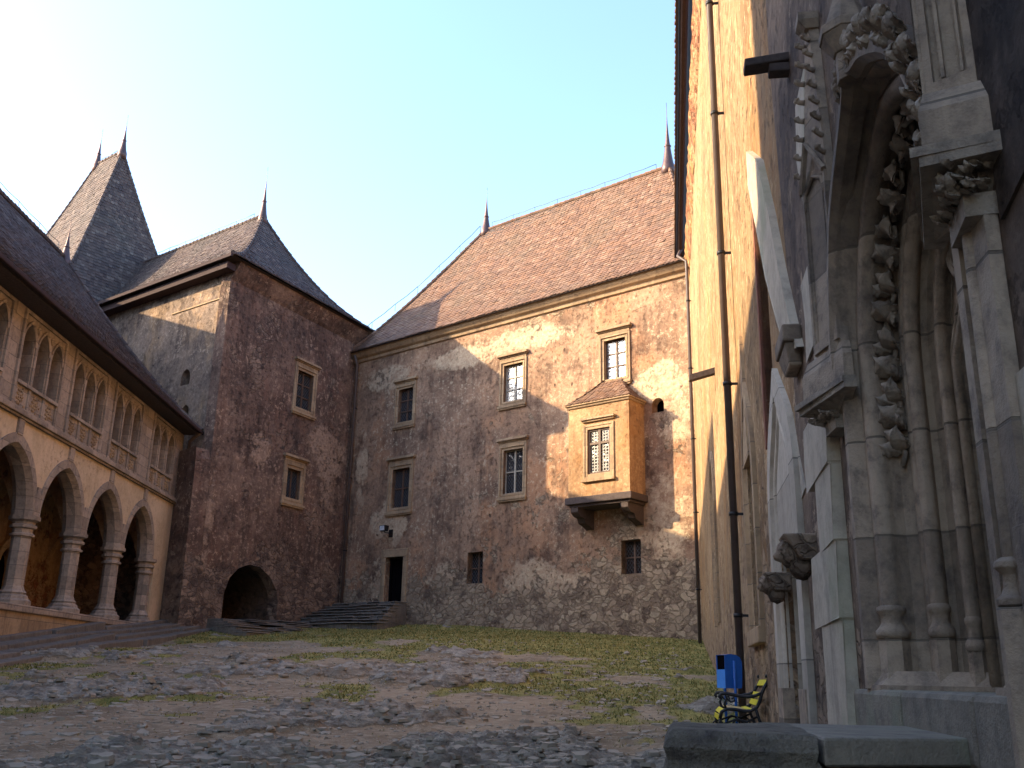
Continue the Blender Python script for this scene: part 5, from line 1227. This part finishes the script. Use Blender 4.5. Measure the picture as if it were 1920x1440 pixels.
# litter bin
ux, uy, uz = -15.6, -.36, .95
def spin(mbx, a=R_(22)):
    mbx.v = [(ux+(x-ux)*math.cos(a)-(y-uy)*math.sin(a), uy+(x-ux)*math.sin(a)+(y-uy)*math.cos(a), z) for x, y, z in mbx.v]; return mbx
bn = thing('litter_bin', 'blue metal litter bin with rounded back on a post beyond the yellow bench', 'bin', RW, (ux, uy+.1, uz))
K_ = .82
side = [(-.17, 0), (-.17, .30), (-.17, .32), (-.17, .56), (-.05, .575), (.06, .56), (.13, .52), (.165, .45), (.17, .35), (.15, .02), (.13, 0)]
side = [(a*K_, b_*.86) for a, b_ in side]
mb = MB(); zb_ = uz+.56
for sx in (-.155, .14):
    n = len(side); mb.add([(ux+xx, uy+y, zb_+z) for xx in (sx, sx+.015) for y, z in side], [tuple(range(n)), tuple(range(n, 2*n))[::-1]]+[(i, (i+1) % n, (i+1) % n+n, i+n) for i in range(n)])
strip = side[3:]; n = len(strip); mb.add([(ux+xx, uy+y, zb_+z) for xx in (-.14, .14) for y, z in strip], [(i, i+1, i+1+n, i+n) for i in range(n-1)])
spin(mb).build('bin_shell', m_blue, bn)
k = simple('light_blue_paint', (.06, .28, .75), .3, c2=(.04, .2, .6)); mb = MB(); mb.box(ux-.145, ux+.145, uy-.142, uy-.13, zb_+.0, zb_+.27); mb.box(ux-.14, ux+.14, uy-.13, uy+.11, zb_, zb_+.015); spin(mb).build('front_panel', k, bn)
mb = MB(); mb.box(ux-.138, ux+.138, uy-.125, uy-.11, zb_+.02, zb_+.47); spin(mb).build('opening_darkness', m_black, bn)  # near-black panel, its colour stands in for the shade inside the bin
mb = MB(); mb.tube([(ux+.177, uy, uz-.1), (ux+.177, uy, zb_+.40)], .022, 8); mb.tube([(ux-.177, uy, uz-.1), (ux-.177, uy, zb_+.40)], .022, 8); mb.tube([(ux-.177, uy, zb_-.08), (ux+.177, uy, zb_-.08)], .018, 8); spin(mb).build('post', m_blue, bn)
# ================================================================ WEEDS at the wall foot
def weed(x, y, s, seed, label):
    r = random.Random(seed); mb = MB()
    zz = gz(*(lambda P: (P.x, P.y))(RW.w(x, y, 0)))
    for i in range(int(60*s)):
        a = r.uniform(0, 6.28); d = r.uniform(0, .22)*s**.5; h = r.uniform(.03, .32)*s; px_, py_ = x+d*math.cos(a), y-abs(d*math.sin(a)); t_ = r.uniform(0, 6.28); e = r.uniform(.02, .05)
        mb.add([(px_, py_, zz+h), (px_+e*math.cos(t_), py_+e*math.sin(t_), zz+h+e*.4), (px_+1.6*e*math.cos(t_+.5), py_+1.6*e*math.sin(t_+.5), zz+h+e*.2), (px_+e*math.cos(t_+1), py_+e*math.sin(t_+1), zz+h-e*.1)], [(0, 1, 2, 3)])
    for i in range(int(14*s)):
        a = r.uniform(0, 6.28); d = r.uniform(0, .15); mb.tube([(x, y, zz-.02), (x+d*math.cos(a), y-abs(d*math.sin(a)), zz+.3*s)], [.005, .002], 3)
    solo(mb, 'weed', label, 'plant', RW, (x, y, zz), m_leaf, 'weeds along the foot of the right wall')
weed(-17.1, -.1, 1.1, 1, 'leafy green weed growing behind the bench beside the brown downpipe')
weed(-12.0, -.12, .8, 2, 'small green weed at the wall foot just in front of the bench')
weed(-18.9, -.25, 1.0, 3, 'green weed at the wall foot beyond the blue bin')
